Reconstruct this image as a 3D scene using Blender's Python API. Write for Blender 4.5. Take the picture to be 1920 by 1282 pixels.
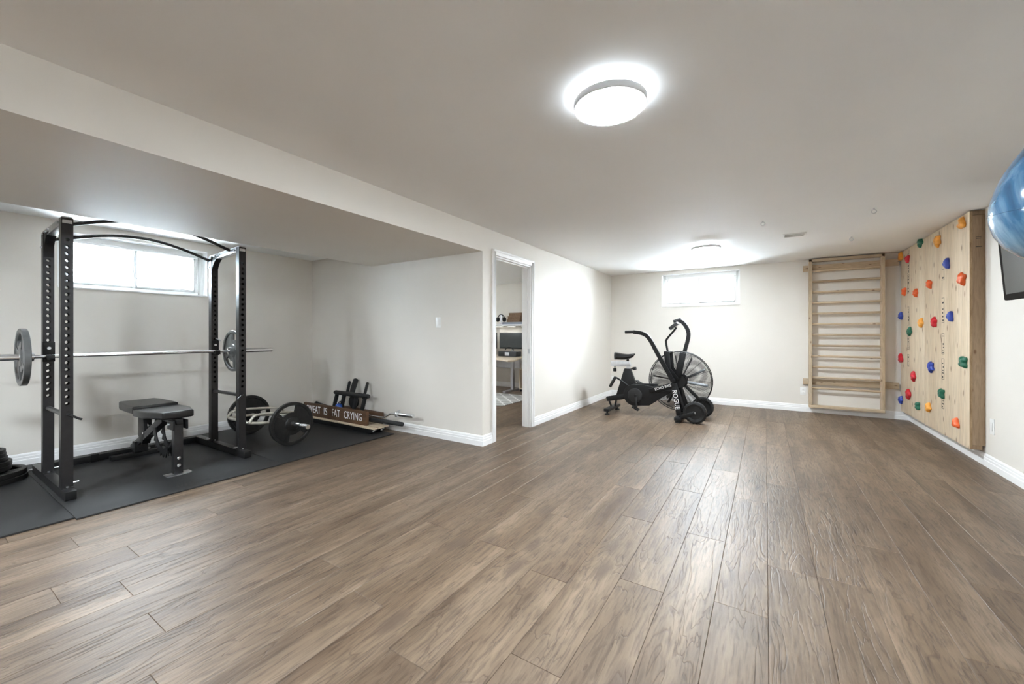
import bpy, bmesh, math, random
from mathutils import Vector, Matrix, Euler, noise as mnoise

# ------------------------------------------------------------------ scene, camera, world
for o in list(bpy.data.objects): bpy.data.objects.remove(o)
SC = bpy.context.scene
COL = SC.collection
PI = math.pi
R = math.radians
random.seed(7)

TH = math.atan(475/750)            # room axis against the camera axis
CAMZ = 1.17
cd = bpy.data.cameras.new('camera'); cam = bpy.data.objects.new('camera', cd); COL.objects.link(cam)
cd.sensor_width = 36; cd.lens = 750/1920*36; cd.shift_y = -14/1920; cd.clip_start = .02
cam.location = (0, 0, CAMZ); cam.rotation_euler = (R(90), 0, TH)
SC.camera = cam

w = bpy.data.worlds.new('overcast_sky'); SC.world = w; w.use_nodes = True
bg = w.node_tree.nodes['Background']
bg.inputs[0].default_value = (.86, .93, 1, 1); bg.inputs[1].default_value = 12.0
LAMP = 62.0                        # ceiling light diffuser strength
vs = SC.view_settings
vs.view_transform = 'Standard'; vs.look = 'None'; vs.gamma = 1; vs.use_curve_mapping = False
vs.exposure = 2.73
SC.cycles.use_denoising = True
SC.cycles.max_bounces = 14; SC.cycles.diffuse_bounces = 8; SC.cycles.transparent_max_bounces = 24
SC.cycles.sample_clamp_indirect = 20
SC.cycles.caustics_reflective = False; SC.cycles.caustics_refractive = False

def portal(loc, rot, sx, sy):      # window portal: only guides the sampling of the sky
    l = bpy.data.lights.new('window_portal', 'AREA'); l.shape = 'RECTANGLE'; l.size = sx; l.size_y = sy
    l.cycles.is_portal = True
    o = bpy.data.objects.new('window_portal', l); COL.objects.link(o); o.location = loc; o.rotation_euler = rot

# room measures
XL, XR, YF, YA, XA = -2.507, 1.667, 7.52, 3.38, -5.6
ZC, ZS, ZH = 2.30, 2.045, 2.245
XS = -4.268
YB = -3.2
portal((XA-.19, 1.48, 1.88), (0, R(-90), 0), .5, 1.18)
portal((-.965, YF+.17, 1.95), (R(-90), 0, 0), 1.2, .55)

# ------------------------------------------------------------------ pixel helper (directions from the photograph)
FW = (-math.sin(TH), math.cos(TH)); RT = (math.cos(TH), math.sin(TH))
def ray(u, v):
    a = (u-960)/750
    return (FW[0]+RT[0]*a, FW[1]+RT[1]*a, (627-v)/750)
def onx(u, v, x): d = ray(u, v); t = x/d[0]; return Vector((x, d[1]*t, CAMZ+d[2]*t))
def ony(u, v, y): d = ray(u, v); t = y/d[1]; return Vector((d[0]*t, y, CAMZ+d[2]*t))

# ------------------------------------------------------------------ materials
MATS = {}
def nodes_of(name):
    m = bpy.data.materials.new(name); m.use_nodes = True
    nt = m.node_tree; return m, nt, nt.nodes['Principled BSDF'], nt.nodes.new, nt.links.new
def mat(name, col, rough=.5, metal=0., var=.06, scale=6., bump=0., bscale=80., stretch=(1, 1, 1), col2=None, spec=.5, coat=0., emit=0.):
    if name in MATS: return MATS[name]
    m, nt, b, N, L = nodes_of(name)
    tc = N('ShaderNodeTexCoord'); mp = N('ShaderNodeMapping'); mp.inputs['Scale'].default_value = stretch
    L(tc.outputs['Object'], mp.inputs[0])
    nz = N('ShaderNodeTexNoise'); nz.inputs['Scale'].default_value = scale; nz.inputs['Detail'].default_value = 6
    L(mp.outputs[0], nz.inputs['Vector'])
    cr = N('ShaderNodeValToRGB')
    c2 = col2 or tuple(min(1, c*(1+var)) for c in col); c1 = col if col2 else tuple(c*(1-var) for c in col)
    cr.color_ramp.elements[0].position = .3; cr.color_ramp.elements[1].position = .7
    cr.color_ramp.elements[0].color = (*c1, 1); cr.color_ramp.elements[1].color = (*c2, 1)
    L(nz.outputs[0], cr.inputs[0]); L(cr.outputs[0], b.inputs['Base Color'])
    b.inputs['Roughness'].default_value = rough; b.inputs['Metallic'].default_value = metal
    b.inputs['Specular IOR Level'].default_value = spec
    if coat: b.inputs['Coat Weight'].default_value = coat; b.inputs['Coat Roughness'].default_value = .08
    if emit:
        b.inputs['Emission Color'].default_value = (*col, 1); b.inputs['Emission Strength'].default_value = emit
    if bump:
        n2 = N('ShaderNodeTexNoise'); n2.inputs['Scale'].default_value = bscale; n2.inputs['Detail'].default_value = 4
        L(mp.outputs[0], n2.inputs['Vector'])
        bp = N('ShaderNodeBump'); bp.inputs['Strength'].default_value = bump; bp.inputs['Distance'].default_value = .004
        L(n2.outputs[0], bp.inputs['Height']); L(bp.outputs[0], b.inputs['Normal'])
    MATS[name] = m; return m

def wood(name, c1, c2, c3, axis=1, rough=.55, ring=9., knots=True, bump=.25, knot_col=(.09, .045, .02), spec=.4, kscale=3.2, rnd=True, mottle=False, kn=(0, 2)):
    """boards: streaky grain along an axis, knots, one tone per piece"""
    if name in MATS: return MATS[name]
    m, nt, b, N, L = nodes_of(name)
    tc = N('ShaderNodeTexCoord'); oi = N('ShaderNodeObjectInfo')
    off = N('ShaderNodeVectorMath'); off.operation = 'SCALE'; off.inputs['Scale'].default_value = 37.
    cmb = N('ShaderNodeCombineXYZ')
    for i in range(3): L(oi.outputs['Random'], cmb.inputs[i])
    L(cmb.outputs[0], off.inputs[0])
    add = N('ShaderNodeVectorMath'); L(tc.outputs['Object'], add.inputs[0]); L(off.outputs[0], add.inputs[1])
    mp = N('ShaderNodeMapping'); s = [1.]*3
    s[axis] = .09; mp.inputs['Scale'].default_value = s; L(add.outputs[0], mp.inputs[0])
    wn = N('ShaderNodeTexNoise'); wn.inputs['Scale'].default_value = 3.; wn.inputs['Detail'].default_value = 3; L(add.outputs[0], wn.inputs['Vector'])
    dv = N('ShaderNodeVectorMath'); dv.operation = 'SCALE'; dv.inputs['Scale'].default_value = .03; L(wn.outputs['Color'], dv.inputs[0])
    a2 = N('ShaderNodeVectorMath'); L(mp.outputs[0], a2.inputs[0]); L(dv.outputs[0], a2.inputs[1])
    fine = N('ShaderNodeTexNoise'); fine.inputs['Scale'].default_value = ring*14; fine.inputs['Detail'].default_value = 6; L(a2.outputs[0], fine.inputs['Vector'])
    big = N('ShaderNodeTexNoise'); big.inputs['Scale'].default_value = ring; big.inputs['Detail'].default_value = 5; big.inputs['Roughness'].default_value = .6; L(a2.outputs[0], big.inputs['Vector'])
    cr = N('ShaderNodeValToRGB'); e = cr.color_ramp.elements
    e[0].position = .28; e[0].color = (*c1, 1); e[1].position = .72; e[1].color = (*c3, 1)
    k = e.new(.5); k.color = (*c2, 1)
    L(big.outputs[0], cr.inputs[0])
    fr = N('ShaderNodeValToRGB'); fr.color_ramp.elements[0].position = .3; fr.color_ramp.elements[0].color = (.42, .4, .38, 1) if mottle else (.62, .6, .58, 1)
    fr.color_ramp.elements[1].position = .55; fr.color_ramp.elements[1].color = (1, 1, 1, 1); L(fine.outputs[0], fr.inputs[0])
    mx = N('ShaderNodeMixRGB'); mx.blend_type = 'MULTIPLY'; mx.inputs[0].default_value = .75 if mottle else .55; L(cr.outputs[0], mx.inputs[1]); L(fr.outputs[0], mx.inputs[2])
    out = mx.outputs[0]
    if rnd:
        rr = N('ShaderNodeMapRange'); rr.inputs['To Min'].default_value = .92 if mottle else .84; rr.inputs['To Max'].default_value = 1.07 if mottle else 1.13; L(oi.outputs['Random'], rr.inputs[0])
        hs = N('ShaderNodeHueSaturation'); L(rr.outputs[0], hs.inputs['Value']); L(out, hs.inputs['Color']); out = hs.outputs[0]
    hgt = fine.outputs[0]
    if mottle:   # weathered patches and dark cracks along the grain
        mo = N('ShaderNodeTexNoise'); mo.inputs['Scale'].default_value = 5.; mo.inputs['Detail'].default_value = 8; mo.inputs['Roughness'].default_value = .7
        mm = N('ShaderNodeMapping'); sm = [1.]*3; sm[axis] = .3; mm.inputs['Scale'].default_value = sm; L(add.outputs[0], mm.inputs[0]); L(mm.outputs[0], mo.inputs['Vector'])
        mr = N('ShaderNodeValToRGB'); mr.color_ramp.elements[0].position = .3; mr.color_ramp.elements[0].color = (.72, .70, .69, 1); mr.color_ramp.elements[1].position = .68; mr.color_ramp.elements[1].color = (1.22, 1.21, 1.2, 1); L(mo.outputs[0], mr.inputs[0])
        mu = N('ShaderNodeMixRGB'); mu.blend_type = 'MULTIPLY'; mu.inputs[0].default_value = 1; L(out, mu.inputs[1]); L(mr.outputs[0], mu.inputs[2]); out = mu.outputs[0]
        ck = N('ShaderNodeTexNoise'); ck.inputs['Scale'].default_value = 13.; ck.inputs['Detail'].default_value = 3; ck.inputs['Distortion'].default_value = .9
        cm = N('ShaderNodeMapping'); s3 = [1.]*3; s3[axis] = .14; cm.inputs['Scale'].default_value = s3; L(add.outputs[0], cm.inputs[0]); L(cm.outputs[0], ck.inputs['Vector'])
        c1_ = N('ShaderNodeMath'); c1_.operation = 'SUBTRACT'; c1_.inputs[1].default_value = .5; L(ck.outputs[0], c1_.inputs[0])
        c2_ = N('ShaderNodeMath'); c2_.operation = 'ABSOLUTE'; L(c1_.outputs[0], c2_.inputs[0])
        cc = N('ShaderNodeValToRGB'); cc.color_ramp.elements[0].position = 0; cc.color_ramp.elements[0].color = (.58, .55, .52, 1); cc.color_ramp.elements[1].position = .018; cc.color_ramp.elements[1].color = (1, 1, 1, 1); L(c2_.outputs[0], cc.inputs[0])
        m3 = N('ShaderNodeMixRGB'); m3.blend_type = 'MULTIPLY'; m3.inputs[0].default_value = .85; L(out, m3.inputs[1]); L(cc.outputs[0], m3.inputs[2]); out = m3.outputs[0]
        hm = N('ShaderNodeMath'); hm.operation = 'ADD'; L(fine.outputs[0], hm.inputs[0]); L(cc.outputs[0], hm.inputs[1]); hgt = hm.outputs[0]
    if knots:
        vm = N('ShaderNodeMapping'); s2 = [1.]*3; s2[axis] = .42; vm.inputs['Scale'].default_value = s2; L(add.outputs[0], vm.inputs[0])
        vs_ = N('ShaderNodeSeparateXYZ'); vc_ = N('ShaderNodeCombineXYZ'); L(vm.outputs[0], vs_.inputs[0]); L(vs_.outputs[kn[0]], vc_.inputs[0]); L(vs_.outputs[kn[1]], vc_.inputs[1])
        vo = N('ShaderNodeTexVoronoi'); vo.voronoi_dimensions = '2D'; vo.inputs['Scale'].default_value = kscale; L(vc_.outputs[0], vo.inputs['Vector'])
        kr = N('ShaderNodeValToRGB'); kr.color_ramp.elements[0].position = .03; kr.color_ramp.elements[0].color = (1, 1, 1, 1)
        kr.color_ramp.elements[1].position = .085; kr.color_ramp.elements[1].color = (0, 0, 0, 1); L(vo.outputs['Distance'], kr.inputs[0])
        sc_ = N('ShaderNodeMath'); sc_.operation = 'MULTIPLY'; sc_.inputs[1].default_value = .75; L(kr.outputs[0], sc_.inputs[0])
        m2 = N('ShaderNodeMixRGB'); L(sc_.outputs[0], m2.inputs[0]); L(out, m2.inputs[1]); m2.inputs[2].default_value = (*knot_col, 1); out = m2.outputs[0]
    L(out, b.inputs['Base Color']); b.inputs['Roughness'].default_value = rough; b.inputs['Specular IOR Level'].default_value = spec
    if bump:
        bp = N('ShaderNodeBump'); bp.inputs['Strength'].default_value = bump; bp.inputs['Distance'].default_value = .003
        L(hgt, bp.inputs['Height']); L(bp.outputs[0], b.inputs['Normal'])
    MATS[name] = m; return m

def emis(name, col, s):
    if name in MATS: return MATS[name]
    m, nt, b, N, L = nodes_of(name)
    tc = N('ShaderNodeTexCoord'); nz = N('ShaderNodeTexNoise'); nz.inputs['Scale'].default_value = 3; L(tc.outputs['Object'], nz.inputs['Vector'])
    mr = N('ShaderNodeMapRange'); mr.inputs['To Min'].default_value = s*.97; mr.inputs['To Max'].default_value = s*1.03; L(nz.outputs[0], mr.inputs[0])
    b.inputs['Base Color'].default_value = (*col, 1); b.inputs['Emission Color'].default_value = (*col, 1); L(mr.outputs[0], b.inputs['Emission Strength'])
    b.inputs['Roughness'].default_value = .4
    MATS[name] = m; return m
def glass(name):
    m = bpy.data.materials.new(name); m.use_nodes = True; nt = m.node_tree; nt.nodes.clear()
    N = nt.nodes.new; L = nt.links.new
    o = N('ShaderNodeOutputMaterial'); t = N('ShaderNodeBsdfTransparent'); t.inputs[0].default_value = (.96, .98, .98, 1)
    g = N('ShaderNodeBsdfGlossy'); g.inputs['Roughness'].default_value = .03
    fr = N('ShaderNodeFresnel'); fr.inputs[0].default_value = 1.3
    mx = N('ShaderNodeMixShader'); L(fr.outputs[0], mx.inputs[0]); L(t.outputs[0], mx.inputs[1]); L(g.outputs[0], mx.inputs[2]); L(mx.outputs[0], o.inputs[0])
    MATS[name] = m; return m

M_wall = mat('wall_paint', (.735, .70, .648), .6, var=.012, scale=2.5, bump=.05, bscale=220)
M_ceil = mat('ceiling_paint', (.86, .865, .865), .75, var=.01, scale=2, bump=.05, bscale=160)
M_trim = mat('trim_paint', (.86, .86, .86), .32, var=.012, scale=4)
M_floorbase = mat('floor_joint', (.07, .05, .04), .8)
M_plank = wood('plank_laminate', (.094, .060, .037), (.148, .103, .068), (.220, .162, .114), 1, .44, 7., True, .5, (.085, .057, .040), .4, 1.7, mottle=True, kn=(0, 1))
M_ply = wood('plywood', (.58, .45, .31), (.68, .56, .415), (.755, .65, .505), 2, .6, 4., True, .1, (.16, .085, .04), .3, 5.2, rnd=False, kn=(1, 2))
M_plyedge = wood('plywood_edge', (.20, .12, .06), (.40, .27, .15), (.55, .4, .25), 2, .7, 60., False, .2)
M_stud = wood('spruce_stud', (.25, .165, .10), (.33, .23, .145), (.41, .30, .20), 2, .6, 8., True, .15, (.15, .07, .03), .3, 7.)
M_pine = wood('pine_frame', (.47, .365, .245), (.56, .45, .32), (.63, .525, .39), 2, .55, 9., True, .12, (.12, .06, .03), .35, 9.)
M_pineh = wood('pine_rail', (.45, .335, .215), (.545, .43, .30), (.62, .51, .375), 0, .55, 9., True, .12, (.12, .06, .03), .35, 9.)
M_black = mat('black_powder_coat', (.0065, .0065, .007), .42, .0, .25, 30, .06, 400, spec=.32)
M_rack = mat('graphite_powder_coat', (.022, .021, .022), .33, .35, .12, 20, .05, 500)
M_steel = mat('zinc_steel', (.62, .63, .65), .28, 1., .08, 30)
M_chrome = mat('chrome', (.85, .86, .88), .2, 1., .04, 12)
M_iron = mat('cast_iron', (.013, .0125, .012), .45, .3, .25, 25, .25, 160)
M_ironedge = mat('worn_iron', (.14, .14, .145), .36, .5, .2, 20, .2, 140)
M_mat = mat('rubber_mat', (.017, .017, .018), .5, 0, .6, 260, .5, 420, spec=.4)
M_vinyl = mat('black_vinyl', (.005, .005, .0055), .3, 0, .2, 30, .12, 300, spec=.5)
M_foam = mat('black_foam', (.010, .0105, .0115), .65, 0, .2, 40, .3, 200)
M_rubber = mat('tyre_rubber', (.009, .009, .009), .7, 0, .2, 40, .3, 200)
M_plast = mat('white_plastic', (.84, .84, .83), .3, var=.01)
M_glass = glass('window_glass')
M_white = mat('white_print', (.9, .9, .9), .5, var=.02)
M_print = mat('black_print', (.03, .028, .025), .7, var=.3, scale=60)
M_sign = wood('dark_stained_board', (.055, .028, .015), (.10, .052, .027), (.16, .085, .045), 0, .6, 14., True, .3, (.02, .01, .006))
M_hex = mat('cream_steel', (.62, .59, .52), .32, .6, .06, 20)
M_screen = mat('screen_glass', (.06, .065, .065), .18, 0, .1, 3, spec=.6)
M_darkpl = mat('dark_plastic', (.012, .012, .013), .38, var=.2)
M_lampring = mat('lamp_trim', (.62, .62, .62), .4, .1, .03, 10)
M_emit2 = emis('lamp_side', (.855, .938, 1), LAMP*.07)
M_emit = emis('lamp_diffuser', (.855, .938, 1), LAMP)

# ------------------------------------------------------------------ mesh builder
class MB:
    def __init__(s): s.v = []; s.f = []
    def add(s, vs, fs):
        n = len(s.v); s.v += [tuple(p) for p in vs]; s.f += [tuple(i+n for i in q) for q in fs]; return s
    def box(s, x0, x1, y0, y1, z0, z1):
        return s.add([(x0,y0,z0),(x1,y0,z0),(x1,y1,z0),(x0,y1,z0),(x0,y0,z1),(x1,y0,z1),(x1,y1,z1),(x0,y1,z1)],
                     [(0,3,2,1),(4,5,6,7),(0,1,5,4),(1,2,6,5),(2,3,7,6),(3,0,4,7)])
    def cbox(s, c, sz, rot=None):
        M = (rot.to_matrix() if isinstance(rot, Euler) else rot) if rot else Matrix.Identity(3)
        c = Vector(c); h = Vector(sz)/2
        q = [c + M @ Vector((a*h.x, b*h.y, d*h.z)) for d in (-1,1) for a,b in ((-1,-1),(1,-1),(1,1),(-1,1))]
        return s.add(q, [(0,3,2,1),(4,5,6,7),(0,1,5,4),(1,2,6,5),(2,3,7,6),(3,0,4,7)])
    def beam(s, p0, p1, w, h, side=None):
        p0 = Vector(p0); p1 = Vector(p1); d = (p1-p0); l = d.length; d.normalize()
        sd = Vector(side) if side else (d.cross(Vector((0,0,1))) if abs(d.z) < .99 else Vector((1,0,0)))
        sd = (sd - d*sd.dot(d)).normalized(); up = sd.cross(d)
        return s.cbox((p0+p1)/2, (w, l, h), Matrix((sd, d, up)).transposed())
    def tube(s, pts, r, n=12, cap=True, closed=False):
        P = [Vector(p) for p in pts]; k = len(P)
        rs = r if isinstance(r, (list, tuple)) else [r]*k
        T = []
        for i in range(k):
            a = P[i-1] if (i or closed) else P[i]; b = P[(i+1) % k] if (i < k-1 or closed) else P[i]
            T.append((b-a).normalized())
        u = T[0].orthogonal().normalized(); rings = []
        for i in range(k):
            u = (u - T[i]*u.dot(T[i])).normalized(); v = T[i].cross(u)
            rings.append([P[i] + (u*math.cos(2*PI*j/n) + v*math.sin(2*PI*j/n))*rs[i] for j in range(n)])
        vs = [p for q in rings for p in q]; fs = []
        for i in range(k if closed else k-1):
            A = i*n; B = ((i+1) % k)*n
            for j in range(n): fs.append((A+j, A+(j+1) % n, B+(j+1) % n, B+j))
        if cap and not closed:
            fs.append(tuple(reversed(range(n)))); fs.append(tuple((k-1)*n+j for j in range(n)))
        return s.add(vs, fs)
    def cyl(s, p0, p1, r, r1=None, n=20): return s.tube([p0, p1], [r, r if r1 is None else r1], n)
    def lathe(s, prof, c=(0,0,0), axis='z', n=32):
        c = Vector(c); vs = []; fs = []; k = len(prof)
        for r, h in prof:
            for j in range(n):
                a = 2*PI*j/n; x = r*math.cos(a); y = r*math.sin(a)
                vs.append(c + Vector({'z':(x,y,h), 'y':(x,h,-y), 'x':(h,x,y)}[axis]))
        for i in range(k-1):
            for j in range(n): fs.append((i*n+j, i*n+(j+1) % n, (i+1)*n+(j+1) % n, (i+1)*n+j))
        if prof[0][0] > 1e-6: fs.append(tuple(reversed(range(n))))
        if prof[-1][0] > 1e-6: fs.append(tuple((k-1)*n+j for j in range(n)))
        return s.add(vs, fs)
    def prism(s, poly, axis, d0, d1):
        def pt(a, b, d): return {'x':(d,a,b), 'y':(a,d,b), 'z':(a,b,d)}[axis]
        n = len(poly); vs = [pt(a,b,d0) for a,b in poly] + [pt(a,b,d1) for a,b in poly]
        fs = [tuple(range(n)), tuple(reversed(range(n, 2*n)))] + [(i, i+n, (i+1) % n+n, (i+1) % n) for i in range(n)]
        return s.add(vs, fs)
    def sphere(s, c, r, sc=(1,1,1), n=20, k=12):
        prof = [(math.sin(PI*i/k), -math.cos(PI*i/k)) for i in range(k+1)]
        a = len(s.v); s.lathe([(max(p,1e-7)*r, h*r) for p, h in prof], (0,0,0), 'z', n)
        c = Vector(c)
        for i in range(a, len(s.v)): q = s.v[i]; s.v[i] = (c.x+q[0]*sc[0], c.y+q[1]*sc[1], c.z+q[2]*sc[2])
        return s
    def xf(s, M):
        s.v = [tuple(M @ Vector(p)) for p in s.v]; return s
    def mesh(s, name, bevel=0., seg=2, smooth=35):
        me = bpy.data.meshes.new(name); me.from_pydata(s.v, [], s.f)
        bm = bmesh.new(); bm.from_mesh(me)
        bmesh.ops.remove_doubles(bm, verts=bm.verts, dist=1e-6)
        bmesh.ops.recalc_face_normals(bm, faces=bm.faces)
        if bevel:
            es = [e for e in bm.edges if len(e.link_faces) == 2 and e.calc_face_angle(0) > R(40)]
            bmesh.ops.bevel(bm, geom=es, offset=bevel, segments=seg, affect='EDGES', profile=.6, clamp_overlap=True)
        bm.to_mesh(me); bm.free()
        if smooth:
            me.polygons.foreach_set('use_smooth', [True]*len(me.polygons)); me.set_sharp_from_angle(angle=R(smooth))
        return me
    def build(s, name, m, parent=None, bevel=0., seg=2, smooth=35):
        return link(name, s.mesh(name, bevel, seg, smooth), m, parent)

def link(name, me, m, parent=None, loc=None):
    if m and not me.materials: me.materials.append(m)
    o = bpy.data.objects.new(name, me); COL.objects.link(o)
    if parent: o.parent = parent
    if loc is not None: o.location = loc
    return o
def tag(o, label, cat, group=None):
    o['label'] = label; o['category'] = cat
    if group: o['group'] = group
    return o
def empty(name, loc, label, cat, group=None, rz=0.):
    o = bpy.data.objects.new(name, None); COL.objects.link(o); o.location = loc; o.rotation_euler = (0, 0, rz)
    o.empty_display_size = .05
    return tag(o, label, cat, group)
def struct(o, label=None):
    o['kind'] = 'structure'
    if label: o['label'] = label
    return o
def copy_tree(o, parent=None):
    c = o.copy(); COL.objects.link(c); c.parent = parent
    for ch in [x for x in bpy.data.objects if x.parent == o]: copy_tree(ch, c)
    return c
def arc(c, r, a0, a1, n, plane='xz'):
    out = []
    for i in range(n+1):
        a = R(a0+(a1-a0)*i/n); p = r*math.cos(a); q = r*math.sin(a)
        out.append({'xz': (c[0]+p, c[1], c[2]+q), 'yz': (c[0], c[1]+p, c[2]+q), 'xy': (c[0]+p, c[1]+q, c[2])}[plane])
    return out
def smoothpath(pts, it=2):
    P = [Vector(p) for p in pts]
    for _ in range(it):
        Q = [P[0]]
        for a, b in zip(P, P[1:]): Q += [a*.75+b*.25, a*.25+b*.75]
        P = Q + [P[-1]]
    return P
def text_mesh(body, size, ext=.0006, shear=0., sx=1., space=1.):
    cu = bpy.data.curves.new('lettering', 'FONT'); cu.body = body; cu.size = size; cu.extrude = ext
    cu.align_x = 'CENTER'; cu.align_y = 'CENTER'; cu.shear = shear; cu.space_character = space
    cu.resolution_u = 3
    o = bpy.data.objects.new('tmp', cu); COL.objects.link(o)
    dg = bpy.context.evaluated_depsgraph_get(); me = bpy.data.meshes.new_from_object(o.evaluated_get(dg))
    bpy.data.objects.remove(o); me.materials.clear()
    if sx != 1:
        for v in me.vertices: v.co.x *= sx
    return me

# ------------------------------------------------------------------ floor of planks
X0, P = .01, .2
fl = MB().box(-6.7, 1.8, YB-.2, YF+.2, -.06, -.0085).build('floor', M_floorbase); struct(fl, 'grey-brown wood laminate plank floor')
phase = {-2:2.55, -1:1.957, 0:2.41, 1:2.43, 2:2.915, 3:2.104, -3:3.23, -5:3.06, -6:2.345, -4:2.57, -7:1.825, -8:1.156, -10:1.233,
         -9:.497, -11:.601, -13:.606, -12:1.335, -15:.73, -16:1.173, -17:.586, 4:2.75, 5:1.9, 6:2.5, 7:3.1, -14:1.75, -18:1.5}
PM = {}
def plank(x0, x1, y0, y1):
    lx, ly = x1-x0, y1-y0
    if lx < .015 or ly < .03: return
    key = (round(lx, 4), round(ly, 4))
    if key not in PM:
        g = .0004; c = .0014; a, b = lx/2-g, ly/2-g
        vs = []
        for (p, q, z) in ((a, b, -.0084), (a, b, -.0013), (a-c, b-c, 0)):
            vs += [(-p,-q,z),(p,-q,z),(p,q,z),(-p,q,z)]
        fs = [(8,9,10,11)]
        for k in (0, 4): fs += [(k+i, k+(i+1) % 4, k+4+(i+1) % 4, k+4+i) for i in range(4)]
        me = bpy.data.meshes.new('plank'); me.from_pydata(vs, [], fs); me.materials.append(M_plank); PM[key] = me
    o = bpy.data.objects.new('plank', PM[key]); COL.objects.link(o); o.parent = fl; o.location = ((x0+x1)/2, (y0+y1)/2, 0)
def row(k, ya, yb, xa=-9, xb=9):
    x0, x1 = max(X0+P*k, xa), min(X0+P*(k+1), xb)
    j = phase.get(k, random.random()*1.33) % 1.33
    y = j - 1.33*4
    while y < yb:
        plank(x0, x1, max(y, ya), min(y+1.33, yb)); y += 1.33
for k in range(-13, 9): row(k, -.95, YF, xa=XL if k < -12 else -9, xb=XR)
for k in range(-20, -12): row(k, -.95, YA, xb=XL if k == -13 else 9)
for k in range(-27, -12): row(k, YA+.1, YF, xb=XL)

# ------------------------------------------------------------------ shell
def wall(name, boxes, m=M_wall, label=None):
    mb = MB()
    for b in boxes: mb.box(*b)
    return struct(mb.build(name, m, smooth=0), label)
T = .11
DY0, DY1, DZ = 3.61, 4.40, 2.035
wall('wall_left', [(XL-T, XL, YA, DY0, 0, ZC), (XL-T, XL, DY0, DY1, DZ, ZC), (XL-T, XL, DY1, YF, 0, ZC)], label='off-white wall with the office doorway')
WX0, WX1, WZ0, WZ1 = -1.578, -.352, 1.66, 2.235
wall('wall_far', [(-6.6, WX0, YF, YF+.24, 0, 2.5), (WX1, XR+.15, YF, YF+.24, 0, 2.5), (WX0, WX1, YF, YF+.24, 0, WZ0), (WX0, WX1, YF, YF+.24, WZ1, 2.5)])
wall('wall_right', [(XR, XR+.15, YB, YF, 0, 2.5)])
wall('wall_behind', [(-6.7, XR+.15, YB-.15, YB, 0, 2.5)])
wall('wall_alcove_side', [(XA, XL-T, YA, YA+.1, 0, ZC)])
AY0, AY1, AZ0, AZ1 = .885, 2.08, 1.612, 2.15
wall('wall_alcove_back', [(XA-.26, XA, YB, AY0, 0, 2.5), (XA-.26, XA, AY1, YA, 0, 2.5), (XA-.26, XA, AY0, AY1, 0, AZ0), (XA-.26, XA, AY0, AY1, AZ1, 2.5)])
wall('wall_office', [(-6.7, -6.5, YA, YF, 0, 2.5), (-6.7, XA, YA, YA+.1, 0, 2.5)])
wall('wall_bulkhead', [(XS, XL, YB, YA, ZS, ZC)], label='low bulkhead above the gym alcove')
wall('ceiling', [(XL, XR, YB, YF, ZC, ZC+.2), (-6.5, XL, YA+.1, YF, ZC, ZC+.2)], M_ceil, 'flat pale grey ceiling')
wall('ceiling_alcove', [(XA, XS, YB, YA, ZH, ZC+.2), (XS, XL, YB, YA, ZC, ZC+.2)], M_ceil)

BBP = [(0, 0), (.017, 0), (.017, .052), (.013, .056), (.013, .076), (.010, .081), (.0095, .096), (.005, .107), (0, .109)]
def baseboard(name, p0, p1, nrm):
    p0 = Vector((*p0, 0)); p1 = Vector((*p1, 0)); n = Vector((*nrm, 0)); k = len(BBP)
    vs = [p + n*a + Vector((0, 0, b)) for p in (p0, p1) for a, b in BBP]
    fs = [(i, (i+1) % k, k+(i+1) % k, k+i) for i in range(k)] + [tuple(range(k)), tuple(range(2*k-1, k-1, -1))]
    return struct(MB().add(vs, fs).build(name, M_trim, smooth=20))
e = .0005
baseboard('baseboard_left', (XL+e, YA), (XL+e, DY0-.066), (1, 0))
baseboard('baseboard_left', (XL+e, DY1+.066), (XL+e, YF), (1, 0))
baseboard('baseboard_far', (XL, YF-e), (XR, YF-e), (0, -1))
baseboard('baseboard_right', (XR-e, YB), (XR-e, YF), (-1, 0))
baseboard('baseboard_alcove_side', (XA, YA-e), (XL+.017, YA-e), (0, -1))
baseboard('baseboard_alcove_back', (XA+e, YB), (XA+e, YA), (1, 0))
baseboard('baseboard_office', (-6.5, YF-e), (XL-T, YF-e), (0, -1))

# door frame: casing, jamb, stop, strike plate
d = MB()
d.box(XL+e, XL+.016, DY0-.066, DY0-.004, 0, DZ+.066); d.box(XL+e, XL+.016, DY1+.004, DY1+.066, 0, DZ+.066); d.box(XL+e, XL+.016, DY0-.004, DY1+.004, DZ+.004, DZ+.066)
door = struct(d.build('door_1', M_trim, bevel=.003), 'white cased doorway into the office')
d = MB()
d.box(XL+.016, XL+.022, DY0-.066, DY0-.045, 0, DZ+.066); d.box(XL+.016, XL+.022, DY1+.045, DY1+.066, 0, DZ+.066); d.box(XL+.016, XL+.022, DY0-.045, DY1+.045, DZ+.045, DZ+.066)
d.build('casing_bead', M_trim, door, bevel=.002)
d = MB()
d.box(XL-T-.004, XL+.004, DY0-.001, DY0+.016, 0, DZ); d.box(XL-T-.004, XL+.004, DY1-.016, DY1+.001, 0, DZ); d.box(XL-T-.004, XL+.004, DY0, DY1, DZ-.016, DZ+.001)
d.build('jamb', M_trim, door, bevel=.001)
d = MB()
d.box(XL-.07, XL-.035, DY1-.028, DY1-.015, 0, DZ-.015); d.box(XL-.07, XL-.035, DY0+.015, DY0+.028, 0, DZ-.015); d.box(XL-.07, XL-.035, DY0+.015, DY1-.015, DZ-.028, DZ-.015)
d.build('door_stop', M_trim, door)
MB().box(XL-.03, XL-.004, DY1-.0185, DY1-.015, .93, .99).build('strike_plate', M_steel, door)
d = MB()
d.box(XL-T-.02, XL-T, DY0-.066, DY0-.004, 0, DZ+.066); d.box(XL-T-.02, XL-T, DY1+.004, DY1+.066, 0, DZ+.066)
d.build('casing', M_trim, door, bevel=.002)

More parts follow.
